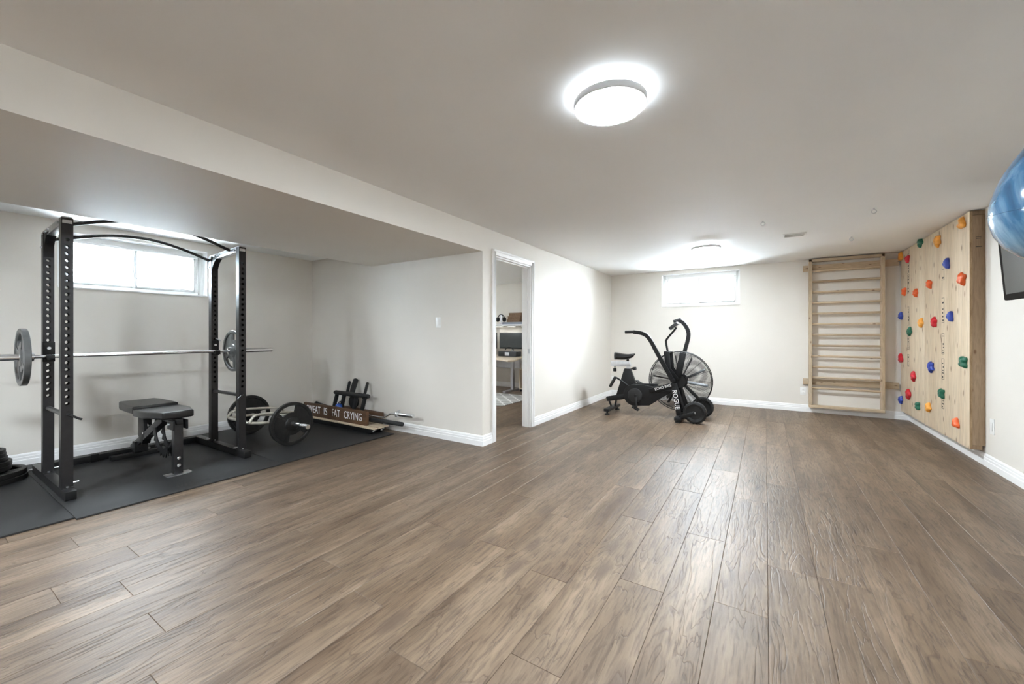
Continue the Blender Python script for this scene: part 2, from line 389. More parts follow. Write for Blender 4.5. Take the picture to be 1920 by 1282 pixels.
# windows: built facing -y in local space (x along, z up), depth into +y
def window(name, loc, rz, W, H, depth, label):
    root = bpy.data.objects.new(name, None); COL.objects.link(root); root.location = loc; root.rotation_euler = (0, 0, rz); root.empty_display_size = .05
    struct(root, label)
    r = MB()     # drywall return liner
    r.box(-W/2, -W/2+.006, 0, depth, 0, H); r.box(W/2-.006, W/2, 0, depth, 0, H); r.box(-W/2, W/2, 0, depth, H-.006, H)
    r.build('reveal', M_trim, root)
    MB().box(-W/2, W/2, -.012, depth, 0, .018).build('window_sill', M_trim, root, bevel=.003)
    a, b, z0, z1 = -W/2+.006, W/2-.006, .018, H-.006
    f = MB(); t = .05; y0, y1 = depth-.08, depth
    f.box(a, a+t, y0, y1, z0, z1); f.box(b-t, b, y0, y1, z0, z1); f.box(a+t, b-t, y0, y1, z0, z0+.035); f.box(a+t, b-t, y0, y1, z1-.05, z1)
    f.box(a+t, b-t, y0-.004, y0+.012, z1-.075, z1-.05)
    f.build('window_frame', M_plast, root, bevel=.002)
    for (xa, xb, yy) in ((a+t, .012, y0+.05), (-.03, b-t, y0+.02)):
        s = MB(); t2 = .033
        s.box(xa, xa+t2, yy, yy+.026, z0+.035, z1-.05); s.box(xb-t2, xb, yy, yy+.026, z0+.035, z1-.05)
        s.box(xa+t2, xb-t2, yy, yy+.026, z0+.035, z0+.035+t2); s.box(xa+t2, xb-t2, yy, yy+.026, z1-.05-t2, z1-.05)
        sash = s.build('sash', M_plast, root, bevel=.002)
        MB().box(xa+t2, xb-t2, yy+.011, yy+.015, z0+.035+t2, z1-.05-t2).build('pane', M_glass, sash, smooth=0)
    MB().box(-.022, -.008, y0+.004, y0+.02, H*.42, H*.55).build('latch', M_plast, root, bevel=.002)
    return root
window('window_1', (XA, (AY0+AY1)/2, AZ0), R(90), AY1-AY0, AZ1-AZ0, .2, 'white sliding basement window behind the power rack')
window('window_2', ((WX0+WX1)/2, YF, WZ0), 0, WX1-WX0, WZ1-WZ0, .18, 'bright white sliding basement window on the far wall')

# outside: snowy ground and block edging beyond each window
M_snow = mat('snow', (.86, .88, .9), .8, var=.04, scale=3, bump=.4, bscale=6)
M_block = mat('concrete_block', (.42, .50, .56), .9, var=.12, scale=8, bump=.3, bscale=60)
g = MB().box(-12, XA-.262, -6, 9, 1.2, 1.5).build('ground_outside', M_snow); struct(g, 'snow outside the alcove window')
g = MB().box(-8, 5, YF+.242, 15, 1.2, 1.5).build('ground_outside', M_snow); struct(g, 'snow outside the far window')
bw = struct(MB().box(-7.62, -7.42, -2, 5.5, 1.5, 1.56).build('wall_garden', M_block), 'low block wall outside the alcove window')
for r_ in range(4):
    y = -2 + (.3 if r_ % 2 else 0)
    while y < 5.3:
        MB().box(-7.6, -7.44, y+.006, y+.594, 1.56+r_*.2, 1.752+r_*.2).build('block', M_block if r_ in (1, 3) else M_snow, bw, bevel=.012); y += .6

# ------------------------------------------------------------------ ceiling lights
def ceiling_light(loc, label, group='round ceiling lights'):
    t = empty('ceiling_light', loc, label, 'ceiling light', group)
    MB().lathe([(.125, 0), (.125, -.012)], n=48).build('base_plate', M_plast, t)
    MB().lathe([(.138, -.008), (.14, -.036)], n=64).build('upper_diffuser', M_emit2, t)
    MB().lathe([(.139, -.030), (.166, -.030), (.168, -.033), (.168, -.060), (.166, -.063), (.157, -.063), (.157, -.044), (.139, -.044), (.139, -.030)], n=64).build('trim_ring', M_lampring, t, smooth=30)
    MB().lathe([(.156, -.045), (.156, -.061), (.14, -.068), (.10, -.074), (.05, -.077), (.0001, -.078)], n=64).build('diffuser', M_emit, t, smooth=60)
ceiling_light((-.62, 1.84, ZC), 'large round ceiling light nearest the camera, glowing white')
ceiling_light((-.63, 5.55, ZC), 'round ceiling light further back, above the exercise bike')
ceiling_light((-.62, -1.85, ZC), 'added round ceiling light behind the camera, out of view')  # added unseen fixture continuing the lamp spacing, lights the front of the room
ceiling_light((-3.4, -.6, ZS), 'added fill light under the bulkhead, out of view, brightening the alcove')  # made-up fixture out of view, lifts the dim gym alcove
ceiling_light((-5.5, 4.5, ZC), 'added round ceiling light in the office, out of view')  # added unseen to light the office behind the doorway

# ------------------------------------------------------------------ rubber mats
MT = .012
def rubber_mat(x0, x1, y0, y1, label, plate=False):
    o = tag(MB().box(x0, x1, y0, y1, .0004, MT).build('rubber_mat', M_mat, None, bevel=.003), label, 'mat', 'rubber gym mats')
    if plate:
        q = MB(); xa, xb, ya, yb = x1-.16, x1-.085, y0+.52, y0+1.06
        for (a, b, c, d_) in ((xa, xb, ya, ya+.006), (xa, xb, yb-.006, yb), (xa, xa+.006, ya, yb), (xb-.006, xb, ya, yb)): q.box(a, b, c, d_, MT-.001, MT+.0004)
        y = ya+.03
        while y < yb-.03:
            l = .012+.016*random.random(); q.box(xa+.02, xb-.02, y, y+l*.6, MT-.001, MT+.0003); y += l+.004
        q.build('embossed_label', M_mat, o, smooth=0)
rubber_mat(-5.54, -3.705, -.62, .658, 'black rubber floor mat under the stack of weight plates')
rubber_mat(-5.54, -3.665, .660, 1.938, 'black rubber floor mat under the power rack and bench', True)
rubber_mat(-5.54, -3.675, 1.940, 3.22, 'black rubber floor mat under the hex bar')

# ------------------------------------------------------------------ power rack
def holed_upright(cx, cy, z0, z1, hz0, hz1, pitch=.0487, w=.06, r=.0125):
    m = MB(); h = w/2
    def face(x, flip):
        zs = []; z = hz1
        while z > hz0: zs.append(z); z -= pitch
        zs = zs[::-1]; b = z0
        for i, zc in enumerate(zs):
            lo, hi = zc-pitch/2, zc+pitch/2
            if i == 0: m.add([(x,cy-h,z0),(x,cy+h,z0),(x,cy+h,lo),(x,cy-h,lo)], [(0,1,2,3)])
            out = [(cy+h, zc), (cy+h, hi), (cy, hi), (cy-h, hi), (cy-h, zc), (cy-h, lo), (cy, lo), (cy+h, lo)]
            inn = [(cy+r*math.cos(PI/4*k), zc+r*math.sin(PI/4*k)) for k in range(8)]
            m.add([(x,*p) for p in out]+[(x,*p) for p in inn], [(k, (k+1) % 8, 8+(k+1) % 8, 8+k) for k in range(8)])
            b = hi
        m.add([(x,cy-h,b),(x,cy+h,b),(x,cy+h,z1),(x,cy-h,z1)], [(0,1,2,3)])
    face(cx+h, 0); face(cx-h, 1)
    for y in (cy-h, cy+h): m.add([(cx-h,y,z0),(cx+h,y,z0),(cx+h,y,z1),(cx-h,y,z1)], [(0,1,2,3)])
    m.add([(cx-h,cy-h,z1),(cx+h,cy-h,z1),(cx+h,cy+h,z1),(cx-h,cy+h,z1)], [(0,1,2,3)])
    return m
RX, RXB = -4.23, -4.82           # front and rear uprights
RYL, RYR = .712, 1.842
rk = empty('power_rack', (-4.65, 1.28, MT+.0009), 'dark grey steel power rack with drilled uprights on rubber mats', 'power rack')
Mi = Matrix.Translation((4.65, -1.28, -MT))
def rp(mb, name, m, bevel=0., parent=None, **k): return mb.xf(Mi).build(name, m, parent or rk, bevel, **k)
ZR = .075
for cy in (RYL, RYR):
    rp(MB().box(-5.21, -4.10, cy-.03, cy+.03, MT, ZR), 'base_rail', M_rack, .003)
    cap = rp(MB().box(-4.10, -4.096, cy-.027, cy+.027, MT+.003, ZR-.003), 'end_cap', M_black, .001)
    for cx in (RX, RXB):
        rp(holed_upright(cx, cy, ZR, 2.0 if cx == RX else 1.97, .66, 1.845 if cx == RX else 1.806), 'upright', M_rack, smooth=0)
        rp(MB().box(cx-.045, cx+.045, cy-.031, cy+.031, ZR-.002, ZR+.006), 'foot_flange', M_rack, .001)
        for q in (-.02, .02):
            rp(MB().cyl((cx+q*1.9, cy, ZR+.004), (cx+q*1.9, cy, ZR+.014), .008, n=6), 'bolt', M_steel)
        sd = 1 if cy == RYL else -1
        rp(MB().cyl((cx, cy+sd*.03, .10), (cx, cy+sd*.062, .103), .006, .004, 8), 'pin', M_steel)
    # top side beam with curved gusset at the rear
    rp(MB().beam((RXB-.03, cy, 1.955), (RX+.03, cy, 1.985), .05, .05), 'top_beam', M_steel, .002)
    g = [(RXB+.03, 1.78)] + [(RXB+.03+.17*(1-math.cos(R(a))), 1.78+.17*math.sin(R(a))) for a in range(10, 91, 10)] + [(RXB+.20, 1.96), (RXB+.03, 1.96)]
    rp(MB().prism(g, 'y', cy-.026, cy+.026), 'corner_gusset', M_black, .001)
    for (bx, bz) in ((RXB+.02, 1.955), (RXB+.11, 1.965), (RXB+.2, 1.97), (RXB-.02, 1.86), (RX-.06, 1.975)):
        for sd in (-1, 1): rp(MB().cyl((bx, cy+sd*.024, bz), (bx, cy+sd*.036, bz), .010, n=6), 'bolt', M_steel)
    rp(MB().box(RX-.032, RX-.028, cy-.03, cy+.03, 1.84, 2.0), 'top_plate', M_steel, .001)
    # low crossbar with a hooked end
    rp(MB().cyl((RXB+.03, cy, .588), (RX-.03, cy, .592), .0165), 'side_bar', M_rack)
    s = 1 if cy == RYL else -1
    rp(MB().tube(smoothpath([(RX+.02, cy, .600), (RX+.045, cy+.004*s, .60), (RX+.055, cy+.022*s, .588), (RX+.06, cy+.05*s, .566), (RX+.075, cy+.062*s, .560)]), .008, 8), 'bar_pin', M_rack)
    # j hooks holding the bar
    hx = RXB+.03
    j = MB().box(hx, hx+.012, cy-.033, cy+.033, .955, 1.11); j.box(hx, hx+.075, cy-.022, cy+.022, .968, .982); j.box(hx+.063, hx+.075, cy-.022, cy+.022, .968, 1.008)
    jk = rp(j, 'bar_hook', M_black, .002)
    rp(MB().cyl((hx+.01, cy, 1.062), (hx+.024, cy, 1.062), .011, n=12), 'hook_pin', M_steel, parent=jk)
rp(MB().cyl((RXB+.03, RYR+.01, 1.13), (RXB+.075, RYR+.035, 1.105), .007, n=8), 'safety_pin', M_steel)
# rear floor crossmember with coupling
rp(MB().box(-5.205, -5.155, RYL+.03, RYR-.03, MT+.004, ZR-.004), 'rear_crossmember', M_black, .003)
rp(MB().box(-5.21, -5.148, 1.02, 1.07, MT, ZR+.004), 'crossmember_sleeve', M_black, .003)
for y in (1.33, 1.42): rp(MB().cyl((-5.155, y, .05), (-5.146, y, .05), .012, n=8), 'bolt', M_steel)
# arched pull up bar and thin diagonal brace
rp(MB().tube([(RXB-.02, RYL+.03+(RYR-RYL-.06)*i/24, 1.93+.122*math.sin(PI*i/24)) for i in range(25)], .0135, 10), 'pull_up_bar', M_rack, smooth=60)
rp(MB().tube([(-4.40, RYL+.026+(RYR-RYL-.052)*i/24, 1.985+.13*math.sin(PI*i/24)) for i in range(25)], .0135, 10), 'front_pull_up_bar', M_rack, smooth=60)
rp(MB().cyl((-5.20, RYL-.028, .035), (-5.20, RYL-.065, .032), .008, n=8), 'knob_pin', M_steel)

# ------------------------------------------------------------------ weight plates
def polar_plate(Rr, th, bore=.0255, windows=2, w0=0., ribs=5):
    """cast plate lying along local x axis: thick rim, thin web, hub, ribs and grip windows"""
    rad = [bore, .13*Rr/.5, .30*Rr, .34*Rr, .53*Rr, .845*Rr, .875*Rr, .985*Rr, Rr]
    hh = [1, 1, .9, .52, .52, .52, .98, 1, .86]
    rad[1] = max(rad[1], bore+.012); rad[2] = max(rad[2], rad[1]+.006); rad[3] = rad[2]+.008
    n = 60; k = len(rad); m = MB(); vs = []
    for side in (1, -1):
        for i in range(k):
            for j in range(n):
                a = 2*PI*j/n; vs.append((side*th/2*hh[i], rad[i]*math.cos(a), rad[i]*math.sin(a)))
    def hole(i, j):
        if windows == 0 or i != 4: return False
        a = (360*(j+.5)/n - w0) % 360; st = 360/windows
        return min(a % st, st-(a % st)) < (31 if windows == 2 else 24)
    fs = []; o = k*n
    for i in range(k-1):
        for j in range(n):
            j2 = (j+1) % n
            if hole(i, j): continue
            a, b, c, d_ = i*n+j, i*n+j2, (i+1)*n+j2, (i+1)*n+j
            fs.append((a, b, c, d_)); fs.append((o+a, o+d_, o+c, o+b))
            for (ii, jj, p, q) in ((i-1, j, a, b), (i+1, j, d_, c), (i, (j-1) % n, a, d_), (i, j2, b, c)):
                if 0 <= ii < k-1 and hole(ii, jj): fs.append((p, q, o+q, o+p))
    for j in range(n):
        j2 = (j+1) % n; fs.append((j, j2, o+j2, o+j)); q = (k-1)*n; fs.append((q+j, q+j2, o+q+j2, o+q+j))
    m.add(vs, fs)
    return m
def plate_ribs(Rr, th, ribs, w0, m, t):
    me = MB().beam((0, .30*Rr, 0), (0, .86*Rr, 0), .012, th*.74, side=(0, 0, 1)).mesh('rib', .002)
    for q in range(ribs):
        o = link('rib', me, m, t); o.rotation_euler = (R(w0+45+q*360/ribs), 0, 0)
def weight_plate(name, loc, Rr, th, label, rot=(0, 0, 0), m=None, w0=0., group=None, ribs=4, windows=2, grp='weight plates'):
    t = empty(name, loc, label, 'weight plate', grp); t.rotation_euler = rot
    m = m or M_iron
    polar_plate(Rr, th, windows=windows, w0=w0).build('plate_body', m, t, smooth=30)
    plate_ribs(Rr, th, ribs, w0, m, t)
    MB().lathe([(.0252, -th*.499), (.036, -th*.5), (.036, th*.5), (.0252, th*.499), (.0252, -th*.499)], axis='x', n=28).build('hub_ring', m, t)
    return t

# barbell in the rack (axis along y)
BX, BZ, BC = -4.752, .9985, 1.288
bb = empty('barbell', (BX, BC, BZ), 'long chrome barbell racked across the power rack', 'barbell')
MB().cyl((0, -.66, 0), (0, .66, 0), .0145, n=20).build('shaft', M_chrome, bb, smooth=60)
for s in (-1, 1):
    MB().lathe([(.001, s*.655), (.024, s*.655), (.037, s*.66), (.037, s*.688), (.026, s*.69), (.0245, s*.695), (.0245, s*1.094), (.022, s*1.1), (.0001, s*1.1)], axis='y', n=28).build('sleeve', M_chrome, bb, smooth=40)
M_grey = mat('grey_iron', (.15, .155, .155), .36, .45, .15, 20, .15, 140)
weight_plate('weight_plate', (BX, BC-.712, BZ), .217, .036, 'grey grip plate on the left end of the racked barbell', (0, 0, R(90)), M_grey, 70)
weight_plate('weight_plate', (BX, BC+.712, BZ), .217, .036, 'grey grip plate on the right end of the racked barbell, behind the upright', (0, 0, R(90)), M_grey, -60)

# hex bar with two plates (axis along x)
HX, HY, HZ = -4.665, 2.31, MT+.2245
hb = empty('hex_bar', (HX, HY, HZ), 'cream steel hex bar lying on the rubber mat', 'hex bar')
for s in (-1, 1):
    MB().lathe([(.001, s*.36), (.025, s*.36), (.036, s*.39), (.036, s*.405), (.0245, s*.408), (.0245, s*.76), (.022, s*.765), (.0001, s*.765)], axis='x', n=24).build('sleeve', M_chrome, hb, smooth=40)
hp_ = [(-.365, 0, 0), (-.24, .30, 0), (.24, .30, 0), (.365, 0, 0), (.24, -.30, 0), (-.24, -.30, 0)]
rt = Matrix.Rotation(R(-6), 3, 'X')
pts = []
for i in range(6):
    a = Vector(hp_[i]); b = Vector(hp_[(i+1) % 6])
    for f in (.06, .5, .94): pts.append(rt @ (a.lerp(b, f)))
MB().tube(pts, .0155, 12, closed=True).build('frame', M_hex, hb, smooth=60)
for s in (-1, 1):
    MB().tube(smoothpath([rt @ Vector(p) for p in ((s*.24, -.30, 0), (s*.24, -.30, .03), (s*.24, -.26, .085), (s*.24, .0, .09), (s*.24, .26, .085), (s*.24, .30, .03), (s*.24, .30, 0))], 2), .014, 10).build('grip', M_hex, hb, smooth=60)
weight_plate('weight_plate', (HX+.468, HY, HZ), .2235, .04, 'black grip plate on the near end of the hex bar', (R(6), 0, 0), M_iron, 100)
weight_plate('weight_plate', (HX-.435, HY, HZ), .2235, .04, 'black grip plate on the far end of the hex bar, by the wall', (R(10), 0, 0), M_iron, 150)

# stack of plates lying flat left of the rack
z = MT; SX, SY = -5.14, .428
stack = [(.225, .040, 0, 0, 'largest black plate lying on the mat at the bottom of the stack'), (.222, .040, .004, -.004, 'large black plate second from the bottom of the stack'),
         (.178, .036, -.03, -.035, 'medium black plate third from the bottom of the stack'), (.176, .034, -.035, -.03, 'medium black plate in the middle of the stack'),
         (.160, .030, -.045, -.035, 'smaller black plate third from the top of the stack'), (.158, .028, -.05, -.04, 'smaller black plate second from the top of the stack'), (.155, .028, -.05, -.04, 'smaller black plate at the top of the stack under the collar')]
for i, (r_, th, dx, dy, lb) in enumerate(stack):
    weight_plate('weight_plate', (SX+dx, SY+dy, z+th/2), r_, th, lb, (0, R(-90), R(25*i)), M_iron, 0, windows=2 if r_ > .2 else 0, grp='plates in the stack')
    z += th+.0006
cl = empty('barbell_collar', (SX-.1, SY-.085, z), 'black clamp collar resting on the plate stack', 'collar')
MB().lathe([(.027, 0), (.036, 0), (.036, .03), (.027, .03), (.027, 0)], n=24).build('ring', M_black, cl, bevel=.002)
c = MB(); c.box(.03, .046, -.008, .008, -.0, .05); c.cyl((.038, -.02, .044), (.038, .02, .044), .006, n=8); c.build('lever', M_black, cl, bevel=.002)
MB().tube(arc((0, 0, .045), .033, 0, 320, 20, 'xy'), .004, 8).build('spring', M_black, cl, smooth=60)

# ------------------------------------------------------------------ adjustable bench
bn = empty('weight_bench', (-4.6, 1.325, MT+.0009), 'black padded adjustable weight bench inside the power rack', 'bench')
Mb = Matrix.Translation((4.6, -1.325, -MT))
def bp_(mb, name, m, bevel=0., parent=None, **k): return mb.xf(Mb).build(name, m, parent or bn, bevel, **k)
cy = 1.325
def pad(poly, z0, z1, name, tilt=0., piv=0.):
    bm_ = MB().prism(poly, 'z', z0, z1)
    if tilt: bm_.xf(Matrix.Translation((piv, 0, z0)) @ Matrix.Rotation(tilt, 4, 'Y') @ Matrix.Translation((-piv, 0, -z0)))
    return bp_(bm_, name, M_vinyl, .016, seg=4, smooth=50)
seat = pad([(-4.60, cy-.165), (-4.34, cy-.16), (-4.20, cy-.12), (-4.11, cy-.105), (-4.09, cy), (-4.11, cy+.105), (-4.20, cy+.12), (-4.34, cy+.16), (-4.60, cy+.165)], .468, .528, 'seat_pad', R(-1.5), -4.36)
back = pad([(-5.12, cy-.13), (-5.0, cy-.155), (-4.75, cy-.163), (-4.615, cy-.16), (-4.615, cy+.16), (-4.75, cy+.163), (-5.0, cy+.155), (-5.12, cy+.13)], .478, .543, 'back_pad')
bp_(MB().box(-4.17, -4.11, cy-.03, cy+.03, MT, .44), 'front_post', M_rack, .003)
bp_(MB().prism([(-4.17, cy-.085), (-4.09, cy-.085), (-4.07, cy-.06), (-4.07, cy+.06), (-4.09, cy+.085), (-4.17, cy+.085)], 'z', MT, MT+.006), 'foot_plate', M_steel, .001)
for z_ in (.085, .145): bp_(MB().lathe([(.0001, 0), (.013, 0), (.013, .004), (.008, .009), (.0001, .009)], (-4.11, cy, z_), 'x', 16), 'bolt', M_chrome)
bp_(MB().beam((-5.19, cy, .07), (-4.40, cy, .44), .06, .06), 'diagonal_spine', M_rack, .003)
bp_(MB().box(-5.20, -5.12, cy-.2, cy+.2, MT, .05).xf(Matrix.Translation((.09, 0, 0))), 'rear_foot', M_black, .004)
bp_(MB().box(-4.46, -4.09, cy-.022, cy+.022, .425, .468), 'seat_rail', M_black, .002)
for s in (-1, 1):
    bp_(MB().box(-4.20, -4.07, cy+s*.045-.006, cy+s*.045+.006, .385, .46), 'hinge_plate', M_black, .002)
    bp_(MB().cyl((-4.14, cy+s*.05, .43), (-4.14, cy+s*.066, .43), .011, n=8), 'bolt', M_steel)
bp_(MB().box(-4.96, -4.50, cy-.035, cy+.035, .44, .478), 'back_rail', M_black, .003)
bp_(MB().prism([(-4.98, .44), (-4.86, .44), (-4.80, .26), (-4.88, .15), (-4.98, .22)], 'y', cy-.03, cy+.03), 'support_plate', M_black, .003)
bp_(MB().beam((-4.60, cy, .44), (-4.72, cy, .27), .03, .04), 'ladder_strut', M_steel, .003)
# toothed quadrant hanging below the hinge
pts = [];  n_ = 16; c0 = (-4.36, .36)
for i in range(n_+1):
    a = R(182+118*i/n_); rr = .21 if i % 2 else .245; pts.append((c0[0]+rr*math.cos(a), c0[1]+rr*math.sin(a)))
for i in range(n_, -1, -1):
    a = R(182+118*i/n_); pts.append((c0[0]+.165*math.cos(a), c0[1]+.165*math.sin(a)))
for s in (-1, 1):
    q = MB()
    for i in range(n_):
        a, b, c_, d_ = pts[i], pts[i+1], pts[2*n_-i], pts[2*n_+1-i]
        q.prism([a, b, c_, d_], 'y', cy+s*.028-.004, cy+s*.028+.004)
    bp_(q, 'toothed_quadrant', M_black, 0, smooth=0)
bp_(MB().tube(smoothpath([(-4.16, cy, .42), (-4.19, cy, .33), (-4.23, cy, .25), (-4.33, cy, .175), (-4.40, cy, .16)]), .014, 8), 'curved_brace', M_rack, smooth=60)
for q in ((-4.66, .36), (-4.8, .27), (-5.02, .15)):
    bp_(MB().cyl((q[0], cy-.046, q[1]), (q[0], cy-.03, q[1]), .012, n=8), 'bolt', M_chrome)
bp_(MB().box(-5.06, -5.0, cy-.05, cy+.05, .06, .16), 'pivot_bracket', M_black, .003)

# ------------------------------------------------------------------ pile of gear along the alcove side wall
def pz(a, b, y): return ony(580+a/9.143, 700+b/9.143, y)
pr = pz(1290, 935, 3.02); ZP = .088
sl = empty('plywood_platform', (-4.5, 3.16, MT), 'low plywood platform on black runners carrying the painted sign', 'platform')
Ms = Matrix.Translation((4.5, -3.16, -MT))
MB().box(-5.25, -3.80, 3.035, 3.25, ZP-.016, ZP).xf(Ms).build('board', M_ply, sl, bevel=.002)
for y in (3.06, 3.215):
    MB().prism([(-5.2, MT), (-3.90, MT), (-3.86, .03), (-3.83, ZP-.016), (-5.2, ZP-.016)], 'y', y, y+.03).xf(Ms).build('runner', M_black, sl, bevel=.003)
MB().box(-5.2, -3.93, 3.09, 3.215, MT+.004, ZP-.017).xf(Ms).build('infill', M_black, sl)
for (x, y) in ((-3.835, 3.06), (-3.828, 3.17)):
    q = MB().cyl((x, y, ZP-.017), (x, y, ZP-.05), .006, n=8); q.cyl((x, y-.02, ZP-.042), (x, y+.02, ZP-.036), .007, n=8); q.cyl((x+.01, y, ZP-.03), (x+.035, y, ZP-.02), .006, n=8)
    q.xf(Ms).build('wing_bolt', M_chrome, sl)

YS = 3.07
xs1 = -3.985; xs0 = xs1-1.30
sg = empty('painted_sign', ((xs0+xs1)/2, YS, ZP), 'dark wooden board with hand-painted white capital letters', 'sign')
MB().box(-.65, .65, 0, .04, .0006, .166).build('board', M_sign, sg, bevel=.003)
def sign_word(word, uc, hpx, squeeze, right=None):
    me = text_mesh(word, .132, .0008, 0, squeeze*.9, 1.02)
    xs = [v.co.x for v in me.vertices]; wd = max(xs)-min(xs)
    c = ony(580+uc/9.143, 785, YS).x if right is None else ony(580+right/9.143, 780, YS).x-wd/2
    o = link('lettering', me, M_white, sg); o.rotation_euler = (R(90), 0, 0); o.location = (c-(xs0+xs1)/2, -.0012, .088)
    o['label'] = 'white painted word ' + word
sign_word('CRYING', 744, 0, .80); sign_word('FAT', 455, 0, .82); sign_word('IS', 276, 0, .95); sign_word('SWEAT', 0, 0, .80, right=190)

o = tag(MB().beam((-4.95, 3.312, .175), (-3.99, 3.30, .165), .07, .085).build('wooden_beam', M_sign, None, bevel=.004), 'dark brown wooden beam lying behind the painted sign', 'beam')
tag(MB().box(-4.9, -4.02, 3.27, 3.352, MT+.0005, .121).build('storage_block', M_black, None, bevel=.004), 'black block under the wooden beam by the wall', 'block')

p0, p1 = pz(700, 735, 3.16), pz(1600, 872, 3.16)
pp = empty('padded_pipe', p0, 'black foam-covered pipe lying behind the painted sign', 'pipe')
dv = p1-p0
MB().tube([dv*0, dv*.34, dv*.345, dv*.35], [.024, .024, .022, .022], 18).build('sleeve', M_foam, pp, smooth=40)
MB().tube([dv*.355, dv*.36, dv*.995, dv], [.022, .0245, .0245, .021], 18).build('sleeve', M_foam, pp, smooth=40)
ez = empty('curl_bar', pz(1000, 718, 3.22), 'chrome bent curl bar with thick end sleeve behind the painted sign', 'curl bar')
b0 = Vector(ez.location)
pt = [pz(a, b, 3.22)-b0 for a, b in ((1010, 720), (1100, 733), (1290, 762), (1395, 690), (1490, 692))]
MB().tube([pt[0], pt[1], pt[2]*.985, pt[2]+(pt[3]-pt[2])*.1, pt[3]-(pt[3]-pt[2])*.1, pt[3]+(pt[4]-pt[3])*.15, pt[4]], .0125, 12).build('shaft', M_chrome, ez, smooth=60)
s0, s1 = pz(1500, 697, 3.22)-b0, pz(1785, 733, 3.22)-b0; dd = (s1-s0)
MB().tube([s0, s0+dd*.02, s0+dd*.98, s1], [.021, .0225, .0225, .019], 20).build('sleeve', M_chrome, ez, smooth=40)
MB().cyl(s0-dd*.02, s0+dd*.10, .034, n=20).build('sleeve_collar', M_steel, ez, bevel=.002)
MB().tube(smoothpath([s0+dd*.02+Vector((0, 0, .02)), s0+dd*.06+Vector((.01, 0, .045)), s0+dd*.14+Vector((.02, 0, .05))]), .005, 8).build('collar_lever', M_steel, ez, smooth=60)

# padded multi-grip frame leaning on the wall
mg = empty('padded_grip_frame', (-4.38, 3.2, ZP), 'black padded multi-grip frame leaning on the wall behind the sign', 'grip frame')
b0 = Vector(mg.location)
def mt(pts, r, name, n=16): return MB().tube([p-b0 for p in pts], r, n).build(name, M_foam, mg, smooth=50)
mt([pz(440, 320, 3.2), pz(455, 322, 3.2), pz(1005, 392, 3.2), pz(1022, 394, 3.2)], [.022, .028, .028, .022], 'rail')
for (a, b, c, d_) in ((478, 345, 415, 610), (598, 365, 540, 640), (812, 395, 745, 690), (955, 415, 880, 720)):
    top = pz(a, b, 3.21); bot = pz(c, d_, 3.213); bot.z = max(bot.z, .10)
    mt([top, bot], .0245, 'grip_post')
for (a, b, c, d_, r_) in ((692, 140, 640, 370, .0185), (1000, 158, 930, 430, .0185), (800, 100, 715, 380, .033)):
    top = pz(a, b, 3.335); bot = pz(c, d_, 3.21)
    mt([top, top+(bot-top)*.03, bot], [r_*.8, r_, r_], 'upper_post')
rw = empty('roller_wheel', pz(665, 510, 3.22), 'black foam roller wheel among the padded posts', 'roller wheel')
MB().lathe([(.062, -.035), (.078, -.035), (.080, -.028), (.080, .0), (.078, .006), (.062, .006), (.062, -.035)], axis='y', n=40).build('rim', M_rubber, rw, smooth=30)
MB().lathe([(.0001, -.01), (.0615, -.01), (.0615, .004), (.0001, .004)], axis='y', n=32).build('core', M_darkpl, rw)
MB().cyl((0, -.034, 0), (0, .0, 0), .008, n=12).build('axle', M_steel, rw)
rw.location.z = .2945; rw.location.y = 3.318
kb = empty('kettlebell', pz(488, 566, 3.145), 'small blue kettlebell sitting behind the painted sign', 'kettlebell'); kb.location.z = .197; kb.location.y = 3.158
q = MB().sphere((0, 0, .045), .044, n=24, k=14); q.build('bell', mat('blue_vinyl', (.03, .10, .42), .25, var=.1, coat=.3), kb, smooth=60)
MB().tube(smoothpath([(-.018, .008, .078), (-.022, .02, .10), (0, .024, .112), (.022, .02, .10), (.018, .015, .078)]), .006, 10).build('handle', M_black, kb, smooth=60)
tag(MB().box(kb.location.x-.05, kb.location.x+.04, 3.112, 3.18, ZP+.0005, .1965).build('foam_block', M_foam, None, bevel=.004), 'black foam block under the blue kettlebell', 'block')
def rod(a, b, c, d_, y, r_, m, name, label, cat):
    p, q_ = pz(a, b, y), pz(c, d_, y); p.z = max(p.z, ZP+r_+.001); q_.z = max(q_.z, ZP+r_+.001)
    t = empty(name, p, label, cat); v = q_-p
    MB().tube([v*0, v*.03, v*.97, v], [r_*.7, r_, r_, r_*.7], 14).build('rod', m, t, smooth=50)
    MB().tube([v*.02, v*.14], [r_*1.5]*2, 14).build('end_cap', M_black, t, bevel=.002)
rod(110, 490, 400, 585, 3.19, .011, M_darkpl, 'training_rod', 'dark rod with black end lying behind the sign, near the plates', 'rod')
rod(95, 510, 250, 575, 3.14, .010, M_chrome, 'dumbbell_handle', 'short chrome rod lying just behind the sign, near the plates', 'rod')
fr_ = empty('foam_roller', ony(572, 756, 3.27), 'pale brown cylindrical roller lying at the corner end of the pile', 'roller')
v = ony(606, 762, 3.27)-Vector(fr_.location)
MB().tube([v*0, v*.02, v*.98, v], [.02, .026, .026, .02], 18).build('roll', mat('tan_cork', (.42, .34, .25), .8, var=.2, scale=60), fr_, smooth=40)
tag(MB().box(-5.35, -4.955, 3.256, 3.33, MT+.0005, float(fr_.location.z)-.03).build('storage_box', M_sign, None, bevel=.004), 'dark brown box under the pale roller in the corner', 'box')

